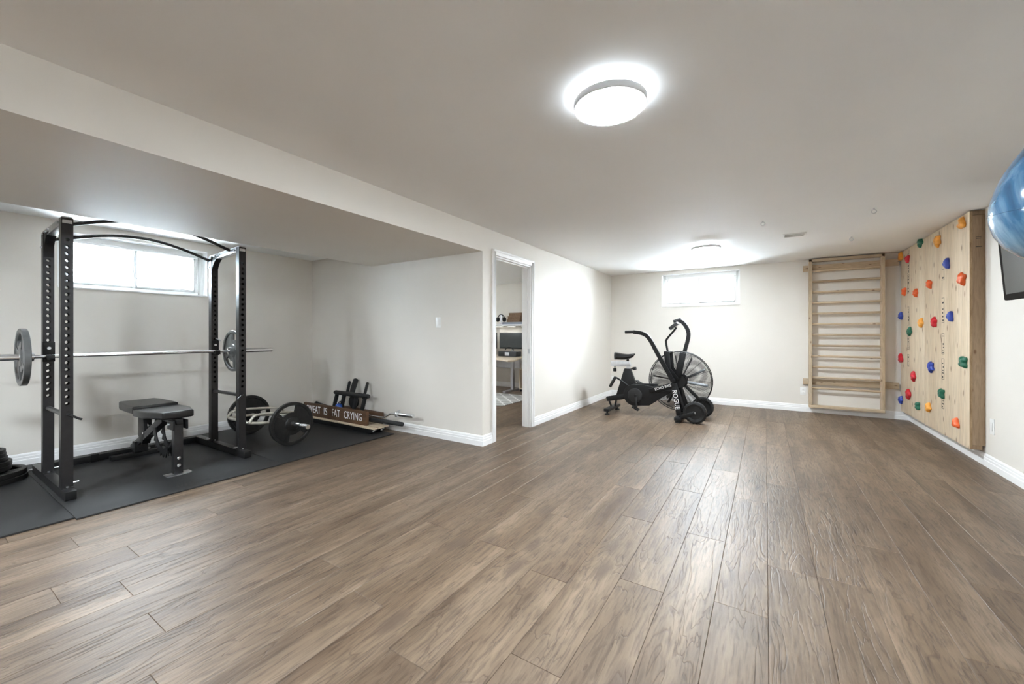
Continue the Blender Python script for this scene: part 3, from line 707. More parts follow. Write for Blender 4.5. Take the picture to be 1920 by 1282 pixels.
# ------------------------------------------------------------------ electrical plates
def wallplate(name, c, n, w_, h_, label, cat, rocker=True):
    t = empty(name, c, label, cat); n = Vector(n); s = Vector((-n.y, n.x, 0)); M = Matrix((s, -n, Vector((0, 0, 1)))).transposed().to_4x4()
    MB().box(-w_/2, w_/2, -.006, -.0006, -h_/2, h_/2).xf(M).build('cover_plate', M_plast, t, bevel=.002)
    if rocker:
        MB().box(-w_*.23, w_*.23, -.010, -.006, -h_*.28, h_*.28).xf(M).build('rocker', M_plast, t, bevel=.0015)
    else:
        for z_ in (-.2, .2):
            rcp = MB().box(-w_*.24, w_*.24, -.0085, -.006, z_*h_-.015, z_*h_+.015).xf(M).build('receptacle', M_plast, t, bevel=.003)
            for k in (-.006, .006): MB().box(k-.0012, k+.0012, -.0088, -.0084, z_*h_-.005, z_*h_+.006).xf(M).build('slot', M_darkpl, rcp)
wallplate('light_switch', (-3.127, YA, 1.306), (0, -1, 0), .075, .118, 'white light switch on the alcove side wall', 'switch')
wallplate('wall_outlet', (.487, YF, .31), (0, -1, 0), .075, .118, 'white wall outlet left of the wooden wall bars', 'outlet', False)
wallplate('wall_outlet', (-2.46, YF, .31), (0, -1, 0), .075, .118, 'white wall outlet in the far corner behind the bike', 'outlet', False)
wallplate('wall_switch', (XR, 5.165, .37), (-1, 0, 0), .075, .135, 'white cover plate low on the wall beside the climbing wall', 'switch')

# ------------------------------------------------------------------ ceiling vent and eye bolts
vt = empty('ceiling_vent', (.275, 5.53, ZC), 'small white square vent on the ceiling', 'vent')
MB().box(-.11, .11, -.07, .07, -.006, -.0005).build('flange', M_plast, vt, bevel=.002)
for i in range(5): MB().cbox((0, -.045+i*.0225, -.010), (.18, .018, .002), Euler((R(35), 0, 0))).build('louver', M_plast, vt)
for (x, y, lb) in ((-.02, 4.70, 'steel eye bolt in the ceiling nearest the bike light'), (.82, 4.75, 'steel eye bolt in the ceiling nearest the hanging blue bag'), (.84, 6.0, 'steel eye bolt in the ceiling nearest the wall bars')):
    t = empty('eye_bolt', (x, y, ZC), lb, 'eye bolt', 'ceiling eye bolts')
    MB().cyl((0, 0, -.0005), (0, 0, -.014), .007, n=10).build('shank', M_steel, t)
    MB().tube(arc((0, 0, -.031), .017, 90, 450, 18)[:-1], .0045, 8, closed=True).build('eye', M_steel, t, smooth=60)

# ------------------------------------------------------------------ wall bars on the far wall
wb = empty('wall_bars', (.965, YF, 0), 'light pine wall bars with round rungs on the far wall', 'wall bars')
Mw = Matrix.Translation((-.965, -YF, 0))
def wp(mb, name, m, bevel=.002, **k): return mb.xf(Mw).build(name, m, wb, bevel, **k)
LX0, LX1 = .548, 1.392
for z_ in (2.165, .462): wp(MB().box(LX0-.065, XR-.115, YF-.039, YF-.0006, z_-.045, z_+.045), 'cleat', M_pineh, .003)
for x in (LX0, LX1-.038): wp(MB().box(x, x+.038, YF-.128, YF-.0395, .125, 2.285), 'side_post', M_pine, .003)
for z_ in (.087, 2.247): wp(MB().box(LX0, LX1, YF-.128, YF-.0395, z_, z_+.038), 'end_rail', M_pineh, .003)
for i in range(12):
    z_ = .375+i*.158
    wp(MB().cyl((LX0+.03, YF-.085, z_), (LX1-.03, YF-.085, z_), .0155, n=14), 'rung', M_pineh, 0, smooth=60)

# ------------------------------------------------------------------ climbing wall on the right wall
CX, CY0, CY1, CZ0, CZ1 = 1.569, 5.30, YF-.045, .128, 2.292
cw = empty('climbing_wall', (XR, 6.4, 0), 'plywood climbing wall with coloured holds on timber studs', 'climbing wall')
Mc = Matrix.Translation((-XR, -6.4, 0))
def cp(mb, name, m, bevel=.002, **k): return mb.xf(Mc).build(name, m, cw, bevel, **k)
YM = 6.52
for (a, b) in ((CY0, YM-.001), (YM+.001, CY1)):
    cp(MB().box(CX, CX+.018, a, b, CZ0, CZ1), 'plywood_panel', M_ply, .0015)
cp(MB().box(CX+.0005, CX+.0185, CY0-.0012, CY0, CZ0, CZ1), 'panel_edge', M_plyedge, 0)
for y in (CY0+.001, 5.9, 6.5, CY1-.04): cp(MB().box(CX+.0185, XR-.0006, y, y+.038, CZ0+.04, CZ1-.04), 'stud', M_stud, .003)
for z_ in (CZ0+.001, CZ1-.039): cp(MB().box(CX+.0185, XR-.018 if z_ < 1 else XR-.0006, CY0, CY1, z_, z_+.038), 'plate_timber', M_stud, .003)
HC = {'red': (.55, .012, .025), 'orange': (.80, .13, .03), 'yellow': (.85, .38, .06), 'green': (.012, .13, .075), 'blue': (.03, .06, .36)}
HM = {k: mat('hold_'+k, c, .35, var=.12, scale=14, bump=.15, bscale=160) for k, c in HC.items()}
def hold_mesh(seed):
    bm = bmesh.new(); bmesh.ops.create_icosphere(bm, subdivisions=3, radius=1)
    rnd = random.Random(seed); lobes = rnd.choice((3, 4, 5)); ph = rnd.random()*6
    for v in bm.verts:
        d_ = v.co.normalized(); a = math.atan2(d_.z, d_.y)
        rim = math.sqrt(max(0, 1-d_.x*d_.x))
        k = 1 + .24*rim*math.cos(lobes*a+ph) + .13*mnoise.noise(d_*2.2+Vector((seed*3.1, 0, 0)))
        cen = math.exp(-((d_.y-.1)**2+(d_.z-.1)**2)/.06) if d_.x < 0 else 0
        k *= 1-.45*cen
        v.co = Vector((d_.x*.034*k, d_.y*.05*k, d_.z*.047*k))
        if v.co.x > .006: v.co.x = .006
    me = bpy.data.meshes.new('hold'); bm.to_mesh(me); bm.free()
    me.polygons.foreach_set('use_smooth', [True]*len(me.polygons)); return me
HMESH = {(i, c): None for i in range(4) for c in HC}
bolt_me = MB().lathe([(.0001, -.024), (.008, -.024), (.008, -.006), (.0001, -.006)], axis='x', n=10).mesh('bolt'); bolt_me.materials.append(M_steel)
holds = [(1801,419.5,'yellow'),(1755.8,452,'yellow'),(1723.8,454,'green'),(1700,485,'red'),(1680,482,'yellow'),(1773,494.6,'blue'),(1801,523,'orange'),(1740.6,533,'orange'),(1693.7,546,'orange'),(1715,549,'orange'),
         (1680.4,592.5,'blue'),(1725,605,'yellow'),(1749.5,604,'red'),(1779.6,593.6,'blue'),(1703.8,621,'green'),(1686.5,672,'red'),(1743.7,688,'blue'),(1804,679,'green'),(1711,705.5,'red'),(1702,739,'red'),(1685,749,'blue'),(1763.7,737.7,'green'),(1719,761,'green'),(1739,763.5,'yellow'),(1790.5,793.6,'orange')]
for i, (u, v_, c) in enumerate(holds):
    k = (i*7+3) % 4
    if HMESH[(k, c)] is None:
        HMESH[(k, c)] = hold_mesh(k*5+1+len(c)); HMESH[(k, c)].materials.append(HM[c])
    p = onx(u, v_, CX-.02); y = min(p.y, CY1-.05); p.z = CAMZ+(p.z-CAMZ)*y/p.y
    h_ = link('climbing_hold', HMESH[(k, c)], None, cw, (CX-.0065-XR, y-6.4, p.z)); h_['label'] = c+' climbing hold'
    s_ = .95+.3*random.random(); h_.scale = (1, s_, s_); h_.rotation_euler = (random.choice((0, PI/2, PI, 4.1, 5.2)), 0, 0)
    link('bolt', bolt_me, None, h_, (.006, .004, .004))
# printed grade marks in two columns, knot holes
def stamp(ya, yb_, za, zb, seed):
    rnd = random.Random(seed); q = MB(); x = CX-.0006
    def r_(a, b, c_, d_): q.box(x, CX+.0002, a, b, c_, d_)
    r_(ya, ya+.004, za, zb); r_(ya, yb_, za, za+.004); r_(ya, yb_, zb-.004, zb)
    if rnd.random() < .6: r_(yb_-.004, yb_, za, zb)
    z_ = za+.015
    while z_ < zb-.03:
        l = .01+.03*rnd.random(); wd = (yb_-ya)*(.25+.45*rnd.random()); y = ya+.01+(yb_-ya-.02-wd)*rnd.random()
        if rnd.random() < .75: r_(y, y+wd, z_, z_+l*.55)
        z_ += l+.008
    o = cp(q, 'grade_stamp', M_print, 0, smooth=0); o['kind'] = 'stuff'
i = 0
for (u, segs) in ((1703, ((476, 512), (515, 550), (575, 610), (617, 655), (664, 687))), (1768, ((505, 525), (558, 605), (625, 664), (672, 711), (745, 766)))):
    for (va, vb) in segs:
        a = onx(u, vb, CX); b = onx(u, va, CX); stamp(a.y-.035, a.y+.035, a.z, b.z, i); i += 1
ref = MB().box(CX+.0186+.02, XR-.02, CY0-.0004, CY0+.002, 1.96, 1.966); ref.box(CX+.04, XR-.025, CY0-.0004, CY0+.002, 2.035, 2.041); ref.box(CX+.04, XR-.025, CY0-.0004, CY0+.002, 2.05, 2.054)
cp(ref, 'timber_stamp', M_print, 0)['kind'] = 'stuff'

# ------------------------------------------------------------------ television on the right wall
tv = empty('television', (XR, 4.2, 1.44), 'dark-framed flat television mounted on the right wall behind the blue bag', 'television')
Mt = Matrix.Rotation(R(-4.2), 4, 'Y')
MB().box(-.105, -.055, -.47, .46, 0, .55).xf(Mt).build('bezel', mat('bronze_bezel', (.016, .013, .011), .85, 0, spec=.08), tv, bevel=.012, seg=3)
MB().box(-.1062, -.1048, -.425, .415, .045, .51).xf(Mt).build('screen', M_screen, tv, smooth=0)
MB().box(-.06, -.001, -.12, .12, .15, .35).build('wall_bracket', M_black, tv, bevel=.004)

# ------------------------------------------------------------------ hanging blue bag
hbag = empty('punching_bag', (.833, 2.035, 1.576), 'glossy marbled blue teardrop punching bag hanging at the right edge', 'punching bag')
m, nt, b, N, L = nodes_of('marbled_blue_vinyl')
tc = N('ShaderNodeTexCoord'); wv = N('ShaderNodeTexNoise'); wv.inputs['Scale'].default_value = 4.5; wv.inputs['Detail'].default_value = 5; wv.inputs['Distortion'].default_value = 1.6
mp = N('ShaderNodeMapping'); mp.inputs['Scale'].default_value = (1, 1, .55); mp.inputs['Rotation'].default_value = (.5, .3, 0); L(tc.outputs['Object'], mp.inputs[0]); L(mp.outputs[0], wv.inputs['Vector'])
cr = N('ShaderNodeValToRGB'); el = cr.color_ramp.elements; el[0].position = .30; el[0].color = (.012, .035, .075, 1); el[1].position = .75; el[1].color = (.22, .34, .42, 1)
k = el.new(.5); k.color = (.03, .095, .175, 1); L(wv.outputs[0], cr.inputs[0]); L(cr.outputs[0], b.inputs['Base Color'])
b.inputs['Roughness'].default_value = .16; b.inputs['Coat Weight'].default_value = .6; b.inputs['Coat Roughness'].default_value = .05
bp2 = N('ShaderNodeBump'); bp2.inputs['Strength'].default_value = .12; L(wv.outputs[0], bp2.inputs['Height']); L(bp2.outputs[0], b.inputs['Normal'])
MATS['bag'] = m
prof = [(.0001, -.178), (.03, -.176), (.07, -.166), (.11, -.143), (.145, -.107), (.168, -.064), (.179, -.02), (.180, 0), (.179, .03), (.173, .065), (.163, .10), (.148, .14), (.127, .18), (.104, .216), (.08, .252), (.058, .29), (.045, .325), (.042, .35), (.0001, .352)]
MB().lathe(prof, n=48).build('bag', m, hbag, smooth=70)
MB().tube([(.1805*math.cos(2*PI*i/48), .1805*math.sin(2*PI*i/48), .012*math.sin(2*PI*i/48)) for i in range(48)], .0016, 6, closed=True).build('seam', m, hbag, smooth=60)
MB().lathe([(.046, .32), (.048, .32), (.048, .36), (.0001, .362)], n=24).build('neck_collar', M_black, hbag)
for i in range(14):
    z_ = .372+i*.0255
    ln = link('chain_link', MB().tube([(.008*math.cos(a), 0, .016*math.sin(a)) for a in [2*PI*k/14 for k in range(14)]], .0026, 6, closed=True).mesh('chain_link'), M_steel, hbag, (0, 0, z_)); ln.rotation_euler = (0, 0, (i % 2)*PI/2)
MB().lathe([(.0001, .709), (.03, .709), (.03, .7235), (.0001, .7235)], n=20).build('ceiling_mount', M_steel, hbag)

# ------------------------------------------------------------------ fan exercise bike
YK = 5.95
bk = empty('exercise_bike', (-1.4, YK, 0), 'black air exercise bike with large caged fan in the far left corner', 'exercise bike')
BO = Vector((-1.4, YK, 0))
def K(a, b, y): return ony(1100+a/5.3423, 580+b/5.3423, y) - BO
def kt(pts, r, name, m=M_black, n=14, parent=None, **k): return MB().tube(pts, r, n).build(name, m, parent or bk, smooth=50, **k)
def W(x, y, z): return Vector((x, y, z))-BO
# stabilisers and feet
def stab(xc, y0, y1, z, w_, name):
    MB().box(*[v for v in (xc-w_/2+1.4, xc+w_/2+1.4, y0-YK, y1-YK, z, z+.04)]).build(name, M_black, bk, bevel=.005)
    for y in (y0+.045, y1-.045):
        MB().lathe([(.014, z), (.014, .022), (.034, .018), (.036, .006), (.034, 0.0005), (.0001, .0005)], W(xc, y, 0), n=20).build('foot', M_rubber, bk, smooth=40)
stab(-1.95, 5.63, 6.19, .052, .075, 'rear_stabilizer')
stab(-.98, 5.62, 6.26, .032, .085, 'front_stabilizer')
# rear struts, lower beam, seat mast
for s in (-1, 1):
    MB().beam(W(-1.95+.03*s, YK, .085), W(-1.965+.065*s, YK, .21), .03, .022).build('rear_strut', M_black, bk, bevel=.003)
MB().prism([(-2.055, .222), (-2.035, .155), (-1.80, .205), (-1.60, .26), (-1.60, .33), (-1.79, .285)], 'y', 5.915, 5.985).xf(Matrix.Translation(-BO)).build('lower_beam', M_black, bk, bevel=.006)
MB().prism([(-1.90, .25), (-1.775, .665), (-1.685, .665), (-1.60, .44), (-1.63, .27)], 'y', 5.92, 5.98).xf(Matrix.Translation(-BO)).build('seat_mast', M_black, bk, bevel=.006)
MB().beam(W(-1.725, YK, .64), W(-1.715, YK, .76), .045, .045).build('seat_post', M_steel, bk, bevel=.004)
sl_ = MB().prism([(-1.985, .765), (-1.70, .775), (-1.675, .70), (-1.97, .69)], 'y', 5.925, 5.975).xf(Matrix.Translation(-BO)).build('seat_slider', M_steel, bk, bevel=.004)
kt([W(-1.925, YK, .69), W(-1.925, YK, .665), W(-1.925, YK, .66), W(-1.925, YK, .615), W(-1.925, YK, .61)], [.008, .008, .024, .026, .018], 'slider_knob', M_rubber)
kt([W(-1.68, YK, .66), W(-1.655, YK-.01, .665), W(-1.65, YK-.01, .666), W(-1.605, YK-.02, .672)], [.008, .008, .022, .024], 'height_knob', M_rubber)
# saddle
s = MB(); n_, k_ = 20, 14; vs = []; fs = []
for i in range(n_+1):
    t = i/n_; x = -1.925+.30*t
    hw = .108*(1-t)**.75+.026 if t > .18 else .062+.37*t**.75*.5
    hw = min(hw, .105)*(1 if t > .04 else .75); zt = .893+.010*math.cos(t*5.2)-.006*t; th = .085*(1-t)**.55+.03
    if t > .93: hw *= .75; th *= .8
    for j in range(k_):
        a = 2*PI*j/k_; vs.append(W(x, YK+hw*math.cos(a), zt-th/2+th/2*(abs(math.sin(a))**.7)*(1 if math.sin(a) > 0 else -1)))
for i in range(n_):
    for j in range(k_): fs.append((i*k_+j, i*k_+(j+1) % k_, (i+1)*k_+(j+1) % k_, (i+1)*k_+j))
fs += [tuple(range(k_)), tuple(n_*k_+j for j in range(k_))]
sd = s.add(vs, fs).build('saddle', M_vinyl, bk, smooth=70)
MB().lathe([(.02, .768), (.02, .83), (.0001, .83)], W(-1.73, YK, 0), n=14).build('saddle_clamp', M_black, sd)
# rear lift handle
kt(smoothpath([W(-1.70, YK-.02, .40), W(-1.82, YK-.03, .483), W(-1.90, YK-.03, .527)], 1), .013, 'lift_handle')
kt([W(-1.905, YK-.03, .535), W(-1.912, YK-.03, .522), W(-1.985, YK-.03, .388), W(-1.99, YK-.03, .378)], [.017, .022, .022, .018], 'lift_grip', M_foam)
# drive guard: round front, tapering to the fan
g = [(-1.607+.162*math.cos(R(a)), .288+.158*math.sin(R(a))) for a in range(80, 291, 10)]
g += [(-1.40, .155), (-1.21, .295), (-1.10, .355), (-1.05, .43), (-1.12, .47), (-1.36, .43), (-1.47, .445)]
gd = MB().prism(g, 'y', 5.865, 5.91).xf(Matrix.Translation(-BO)).build('chain_guard', M_black, bk, bevel=.008, seg=3)
MB().lathe([(.098, -.0), (.096, -.010), (.088, -.012), (.0001, -.012)], W(-1.60, 5.865, .288), 'y', 40).build('crank_disc', M_darkpl, gd, smooth=40)
MB().tube([W(-1.60, 5.862, .288)+Vector((.098*math.cos(2*PI*i/40), 0, .098*math.sin(2*PI*i/40))) for i in range(40)], .006, 8, closed=True).build('disc_rim', M_darkpl, gd, smooth=60)
def crank(y0, y1, sgn, a):
    c = W(-1.585, y0, .285); tip = c+Vector((.17*math.cos(R(a)), 0, .17*math.sin(R(a)))); tip.y = y1-YK
    c.y = y0-YK
    cr_ = MB().beam(c, tip, .026, .016, side=(math.sin(R(a)), 0, -math.cos(R(a)))).build('crank_arm', M_darkpl, bk, bevel=.004)
    MB().cyl(c+Vector((0, .01*sgn, 0)), c-Vector((0, .012*sgn, 0)), .02, n=16).build('crank_cap', M_black, cr_)
    p = MB(); q = tip+Vector((0, -.055*sgn, 0)); rt_ = Euler((0, R(28), 0)).to_matrix()
    for dx in (-.042, .042): p.cbox(q+rt_ @ Vector((dx, 0, 0)), (.012, .095, .022), rt_)
    for dy in (-.042, 0, .042): p.cbox(q+rt_ @ Vector((0, dy, 0)), (.084, .012, .018), rt_)
    p.build('pedal', M_black, cr_, bevel=.002)
crank(5.845, 5.835, 1, -84); crank(6.03, 6.045, -1, 96)
# top tube and lettered side bar
MB().beam(W(-1.63, YK, .43), W(-1.30, YK, .44), .06, .05).build('top_tube', M_black, bk, bevel=.01)
def lettered(p0, p1, hgt, y, thick, name, word, size, sx):
    MB().beam(W(p0[0], y, p0[1]), W(p1[0], y, p1[1]), thick, hgt, side=(0, 1, 0)).build(name, M_black, bk, bevel=.004)
    ang = math.atan2(p1[1]-p0[1], p1[0]-p0[0]); o = link('lettering', text_mesh(word, size, .0008, 0, sx), M_white, bk)
    o.rotation_euler = Euler((R(90), -ang, 0), 'XYZ'); o.location = W((p0[0]+p1[0])/2, y-thick/2-.0012, (p0[1]+p1[1])/2)
    o['label'] = 'white lettering ' + word; return o
o = lettered((-1.38, .372), (-1.05, .486), .068, 5.80, .035, 'side_bar', 'ECHO BIKE', .050, .92)
o.location = W(-1.195, 5.80-.0187, .441)
# fork strut with vertical lettering
lettered((-1.065, .50), (-.99, .07), .062, 5.80, .03, 'fork_strut', 'ROGUE', .088, .90)
MB().beam(W(-1.065, 6.08, .50), W(-.99, 6.08, .07), .03, .062, side=(0, 1, 0)).build('fork_strut', M_black, bk, bevel=.004)
for y in (5.80, 6.08): MB().beam(W(-1.03, y, .50), W(-.90, y, .08), .022, .03, side=(0, 1, 0)).build('fork_brace', M_black, bk, bevel=.003)
for (xa, za, xb, zb) in ((-1.15, .30, -1.04, .40), (-1.30, .36, -1.05, .41)):
    MB().beam(W(xa, 5.815, za), W(xb, 5.815, zb), .02, .035, side=(0, 1, 0)).build('stay', M_black, bk, bevel=.003)
# fan: hub, blades, wire guards, rim
FC = (-1.003, .528); FR = .405
for s in (-1, 1):
    MB().lathe([(.0001, s*.075), (.09, s*.075), (.10, s*.065), (.10, s*.055), (.0001, s*.055)], W(FC[0], YK, FC[1]), 'y', 40).build('hub_cover', M_black, bk, smooth=40)
MB().lathe([(.0001, -.05), (.05, -.05), (.05, .05), (.0001, .05)], W(FC[0], YK, FC[1]), 'y', 24).build('hub', M_darkpl, bk)
blade = MB().beam((.05, 0, 0), (.355, 0, 0), .075, .006, side=(0, 1, .35)).mesh('blade', .001)
M_blade = mat('fan_blade', (.015, .017, .02), .35, .3, .1)
for i in range(10):
    o = link('fan_blade', blade, M_blade, bk, W(FC[0], YK, FC[1])); o.rotation_euler = (0, R(36*i+8), 0)
for s in (-1, 1):
    q = MB()
    for i in range(38):
        r_ = .11+i*(FR-.115)/37; bulge = .085-.03*(r_/FR)**4
        q.tube([W(FC[0]+r_*math.cos(2*PI*j/56), YK+s*bulge, FC[1]+r_*math.sin(2*PI*j/56)) for j in range(56)], .0017, 4, closed=True)
    for i in range(16):
        a = 2*PI*i/16; ca, sa = math.cos(a), math.sin(a)
        q.tube([W(FC[0]+r_*ca, YK+s*(.086-.03*(r_/FR)**4), FC[1]+r_*sa) for r_ in (.09, .2, .3, .36, FR)], .002, 4)
    o = q.build('wire_guard', M_black, bk, smooth=0); o['kind'] = 'stuff'
    MB().tube([W(FC[0]+FR*math.cos(2*PI*j/72), YK+s*.054, FC[1]+FR*math.sin(2*PI*j/72)) for j in range(72)], .005, 8, closed=True).build('guard_rim', M_black, bk, smooth=60)
q = MB()
for i in range(36):
    a = 2*PI*i/36; q.tube([W(FC[0]+FR*math.cos(a), YK-.054, FC[1]+FR*math.sin(a)), W(FC[0]+FR*math.cos(a), YK+.054, FC[1]+FR*math.sin(a))], .0014, 4)
q.build('guard_spacer', M_black, bk, smooth=0)['kind'] = 'stuff'
# arms that swing: near and far levers
ov = dict(n=16)
def lever(pts, y, name, grip, sgn):
    P_ = smoothpath([W(p[0], y, p[1]) for p in pts], 2)
    l_ = MB()
    for a, b in zip(P_, P_[1:]): l_.beam(a, b+(b-a)*.04, .03, .052, side=(0, 1, 0))
    lv = l_.build(name, M_black, bk, smooth=40)
    kt([W(*grip[0][:1], y, grip[0][1]), W(grip[1][0], y, grip[1][1])], .021, 'hand_grip', M_foam, parent=None)
    return lv
lever([(-1.58, 1.205), (-1.45, 1.188), (-1.365, 1.13), (-1.25, .90), (-1.055, .545)], 5.72, 'lever_arm', ((-1.70, 1.205), (-1.575, 1.208)), -1)
lever([(-1.06, 1.375), (-1.0, 1.345), (-.935, 1.235), (-.925, 1.14), (-.985, .92), (-1.05, .56)], 6.20, 'lever_arm', ((-1.135, 1.36), (-1.03, 1.392)), 1)
MB().cyl(W(-1.055, 5.70, .545), W(-1.055, 5.80, .545), .024, n=18).build('lever_pivot', M_black, bk)
MB().cyl(W(-1.05, 6.08, .56), W(-1.05, 6.22, .56), .024, n=18).build('lever_pivot', M_black, bk)
# fender straps over the fan
for y in (5.835, 6.065):
    f_ = MB().prism([(-1.195, .915), (-1.12, .93), (-1.10, .70), (-.99, .56), (-1.06, .54), (-1.17, .70)], 'y', y-.008, y+.008).xf(Matrix.Translation(-BO)).build('fan_bracket', M_black, bk, bevel=.004)
MB().box(-1.195+1.4, -1.12+1.4, -.12, .12, .915, .935).build('fan_strap', M_black, bk, bevel=.004)
MB().beam(W(-.95, 5.86, .92), W(-1.03, 5.86, .56), .012, .075, side=(0, 1, 0)).build('fan_bracket', M_black, bk, bevel=.004)
# console on a bent mast
P_ = smoothpath([W(-1.165, YK, .93), W(-1.19, YK, 1.06), W(-1.185, YK, 1.10), W(-1.08, YK, 1.225), W(-1.05, YK, 1.27)], 2)
kt(P_, .014, 'console_mast')
cs = MB().cbox(W(-1.083, YK, 1.29), (.135, .11, .04), Euler((0, R(-38), 0))).build('console', M_darkpl, bk, bevel=.008, seg=3)
MB().cbox(W(-1.083-.0135, YK, 1.29+.017), (.10, .085, .002), Euler((0, R(-38), 0))).build('console_screen', M_screen, cs, smooth=0)
# transport wheels
def wheel(y, xc=-.78):
    c = W(xc, y, .1445)
    wl = MB().lathe([(.085, -.03), (.115, -.042), (.135, -.034), (.143, -.015), (.143, .015), (.135, .034), (.115, .042), (.085, .03), (.085, -.03)], c, 'y', 40).build('tyre', M_rubber, bk, smooth=40)
    tread = MB().cbox((.1405, -.019, 0), (.007, .032, .010)).mesh('tread_block')
    for i in range(24):
        for s in (-1, 1):
            o = link('tread_block', tread, M_rubber, wl, c); o.rotation_euler = (0, R(15*i+7.5*(s > 0)), 0); o.scale = (1, s, 1)
    MB().lathe([(.0001, -.012), (.05, -.012), (.0855, -.024), (.0855, .024), (.05, .012), (.0001, .012)], c, 'y', 32).build('rim', M_darkpl, bk, smooth=30)
    MB().cyl(c-Vector((0, .05, 0)), c+Vector((0, .05, 0)), .014, n=14).build('axle', M_steel, bk)
    MB().beam(W(-.97, y-.05, .06), W(xc, y-.05, .1445), .012, .05, side=(0, 1, 0)).build('wheel_bracket', M_black, bk, bevel=.004)
wheel(5.72); wheel(6.22, -.75)

# ------------------------------------------------------------------ office seen through the door
M_desk = wood('birch_desk', (.62, .50, .36), (.70, .58, .44), (.76, .66, .52), 0, .4, 6., False, .05, rnd=False)
M_alu = mat('aluminium', (.5, .5, .52), .35, .8, .05)
dk = empty('corner_desk', (-4.6, 6.7, 0), 'pale birch corner desk with grey legs inside the office', 'desk')
Md = Matrix.Translation((4.6, -6.7, 0))
MB().prism([(-3.68, 5.68), (-3.62, 5.78), (-4.28, 7.30), (-6.2, 7.30), (-6.2, 6.62), (-4.75, 6.45)], 'z', .705, .73).xf(Md).build('desk_top', M_desk, dk, bevel=.003)
MB().box(-6.1, -4.4, 7.26, 7.28, .45, .66).xf(Md).build('modesty_panel', M_alu, dk, bevel=.002)
for (x, y) in ((-4.42, 7.0), (-6.0, 6.95)):
    zf = .0085 if y < 6 else .0005
    MB().box(x-.03, x+.03, y-.03, y+.03, .04, .705).xf(Md).build('leg', M_alu, dk, bevel=.003)
    MB().box(x-.035, x+.035, y-.32 if y > 6 else y-.05, y+.22, zf, .04).xf(Md).build('foot', M_alu, dk, bevel=.006)
rg = tag(MB().box(-5.5, -3.62, 5.42, 6.60, .0004, .008).build('area_rug', None, None, bevel=.002), 'grey rug with white lattice pattern on the office floor', 'rug')
m, nt, b, N, L = nodes_of('lattice_rug')
tc = N('ShaderNodeTexCoord'); sp = N('ShaderNodeSeparateXYZ'); L(tc.outputs['Object'], sp.inputs[0])
def mth(op, a, b_=None):
    q = N('ShaderNodeMath'); q.operation = op
    for i_, v_ in enumerate((a, b_)):
        if v_ is None: continue
        if isinstance(v_, (int, float)): q.inputs[i_].default_value = v_
        else: L(v_, q.inputs[i_])
    return q.outputs[0]
sx_ = mth('SINE', mth('MULTIPLY', sp.outputs[0], 26.)); cy_ = mth('COSINE', mth('MULTIPLY', sp.outputs[1], 26.))
lat = mth('LESS_THAN', mth('ABSOLUTE', mth('ADD', sx_, cy_)), .38)
mx = N('ShaderNodeMixRGB'); mx.inputs[1].default_value = (.33, .325, .31, 1); mx.inputs[2].default_value = (.62, .61, .59, 1); L(lat, mx.inputs[0]); L(mx.outputs[0], b.inputs['Base Color']); b.inputs['Roughness'].default_value = .95
rg.data.materials.append(m)
sh = empty('wall_shelf', (-4.9, YF, 1.36), 'white wall shelf above the office monitors', 'shelf')
MB().box(-1.1, .66, -.27, -.0006, 0, .028).build('shelf_board', M_plast, sh, bevel=.002)
for x in (-.9, .5): MB().prism([(-.24, 0), (-.0006, 0), (-.0006, -.2)], 'x', x, x+.02).build('bracket', M_plast, sh, bevel=.002)
for x in (-.10, .22):
    t = empty('under_shelf_light', (-4.9+x, YF-.15, 1.3595), 'slim lit bar under the office shelf, %s' % ('left one' if x < 0 else 'right one by the boxes'), 'lamp')
    MB().box(-.09, .09, -.03, .03, -.018, 0).build('housing', M_plast, t, bevel=.002)
    MB().box(-.08, .08, -.025, .025, -.020, -.018).build('diffuser', emis('shelf_light', (1, .97, .9), 1.6), t, smooth=0)
ZT = 1.388
M_bas = mat('woven_brown', (.20, .125, .075), .8, var=.25, scale=30, bump=.5, bscale=90, stretch=(1, 1, 3))
tag(MB().box(-4.85, -4.30, YF-.26, YF-.05, ZT+.0005, ZT+.05).build('document_tray', mat('grey_blue_plastic', (.28, .31, .38), .5), None, bevel=.006), 'grey-blue tray on the office shelf under the brown boxes', 'tray')
for i, (x0, x1, z0, z1, lb) in enumerate(((-4.74, -4.42, .051, .11, 'bottom brown woven box on the office shelf'), (-4.72, -4.40, .1105, .18, 'middle brown woven box on the office shelf'), (-4.69, -4.38, .1805, .25, 'top brown woven box on the office shelf'))):
    t = empty('storage_box', ((x0+x1)/2, YF-.15, ZT+z0), lb, 'box', 'woven boxes on the office shelf'); h_ = (x1-x0)/2
    MB().box(-h_, h_, -.09, .09, 0, z1-z0-.014).build('box_body', M_bas, t, bevel=.004)
    MB().box(-h_-.004, h_+.004, -.094, .094, z1-z0-.0135, z1-z0-.0005).build('lid', M_bas, t, bevel=.003)
hs_ = empty('headphones', (-4.92, YF-.2, ZT), 'black headphones on a pale stand on the office shelf', 'headphones')
MB().tube(arc((0, 0, .135), .085, -10, 190, 20), .011, 10).build('headband', M_black, hs_, smooth=60)
for s in (-1, 1): MB().lathe([(.02, -.022), (.052, -.018), (.055, 0), (.045, .02), (.0001, .022)], (s*.085, 0, .115), 'x', 20).build('ear_cup', M_black, hs_, smooth=40)
MB().box(-.02, .02, -.015, .015, .0005, .215).build('stand', M_alu, hs_, bevel=.004)
MB().box(-.06, .06, -.05, .05, .0005, .012).build('stand_base', M_alu, hs_, bevel=.003)
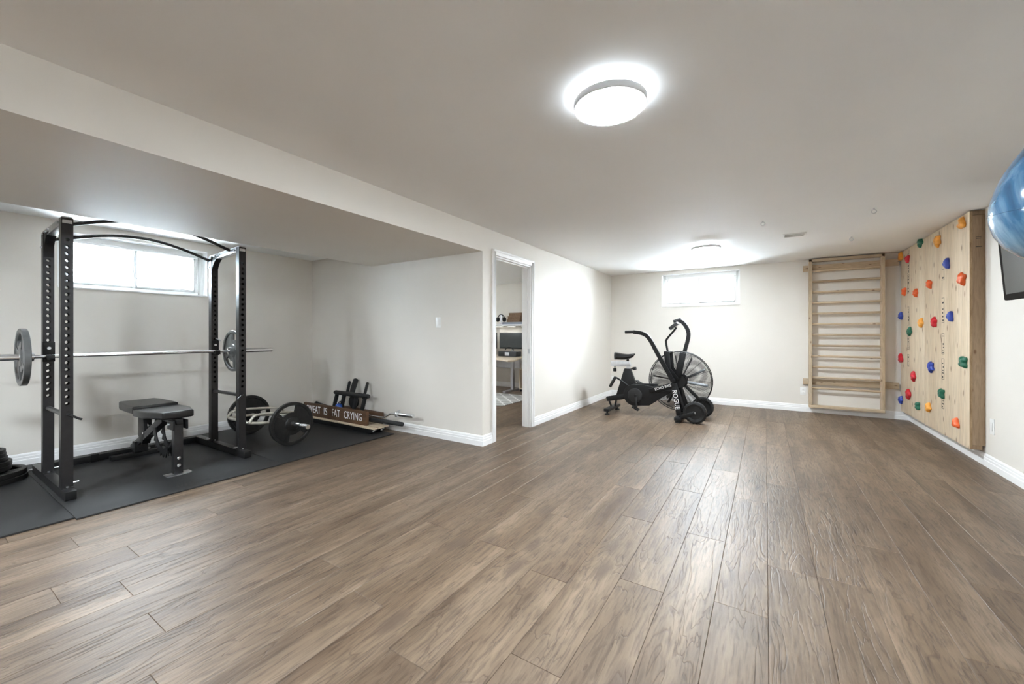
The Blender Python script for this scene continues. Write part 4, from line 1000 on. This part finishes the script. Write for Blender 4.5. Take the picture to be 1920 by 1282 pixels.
def monitor(name, x0, x1, y, rz, label):
    t = empty(name, ((x0+x1)/2, y, .7305), label, 'monitor', 'office monitors', rz); h_ = (x1-x0)/2
    MB().box(-h_, h_, 0, .035, .14, .475).build('housing', M_darkpl, t, bevel=.004)
    MB().box(-h_+.012, h_-.012, -.0012, .0006, .165, .463).build('screen', M_screen, t, smooth=0)
    MB().box(-.03, .03, .035, .055, .01, .30).build('neck', M_alu, t, bevel=.003)
    MB().box(-.12, .12, -.06, .10, 0, .012).build('base', M_alu, t, bevel=.004)
monitor('computer_monitor', -4.80, -4.20, 7.08, 0, 'wide dark monitor on the right of the office desk')
monitor('computer_monitor', -5.44, -4.83, 7.03, R(-6), 'dark monitor at the left edge of the doorway')
dkk = empty('docking_box', (-4.32, 6.75, .7305), 'black electronics box with front panel on the office desk', 'electronics')
MB().box(-.22, .2, -.10, .10, .004, .10).build('case', M_darkpl, dkk, bevel=.006); MB().box(-.06, .04, -.1016, -.099, .02, .085).build('front_panel', M_alu, dkk, bevel=.001)
MB().tube(arc((-.02, 0, .09), .10, 20, 160, 14), .008, 8).build('cable', M_black, dkk, smooth=60)
kk = empty('headset', (-4.72, 6.62, .7305), 'black headset lying on the office desk in front of the monitors', 'headset')
MB().tube(arc((0, 0, .016), .08, -20, 200, 18, 'xy'), .010, 8).build('headband', M_black, kk, smooth=60)
for s in (-1, 1): MB().lathe([(.045, .002), (.05, .02), (.04, .045), (.0001, .05)], (s*.08, -.02, 0), 'z', 18).build('ear_cup', M_black, kk, smooth=40)
cb = empty('rolling_cabinet', (-4.06, 7.2, 0), 'light wood open cabinet on casters under the office desk', 'cabinet')
for x in (-.2, .18): MB().box(x, x+.02, -.2, .2, .05, .46).build('side_panel', M_desk, cb, bevel=.002)
for z_ in (.05, .44): MB().box(-.18, .18, -.2, .2, z_, z_+.02).build('shelf', M_desk, cb, bevel=.002)
MB().box(-.18, .18, .18, .2, .07, .44).build('back_panel', M_darkpl, cb)
for x in (-.17, .17):
    for y in (-.17, .17): MB().lathe([(.0001, -.012), (.024, -.012), (.024, .012), (.0001, .012)], (x, y, .0245), 'y', 16).build('caster', M_black, cb)
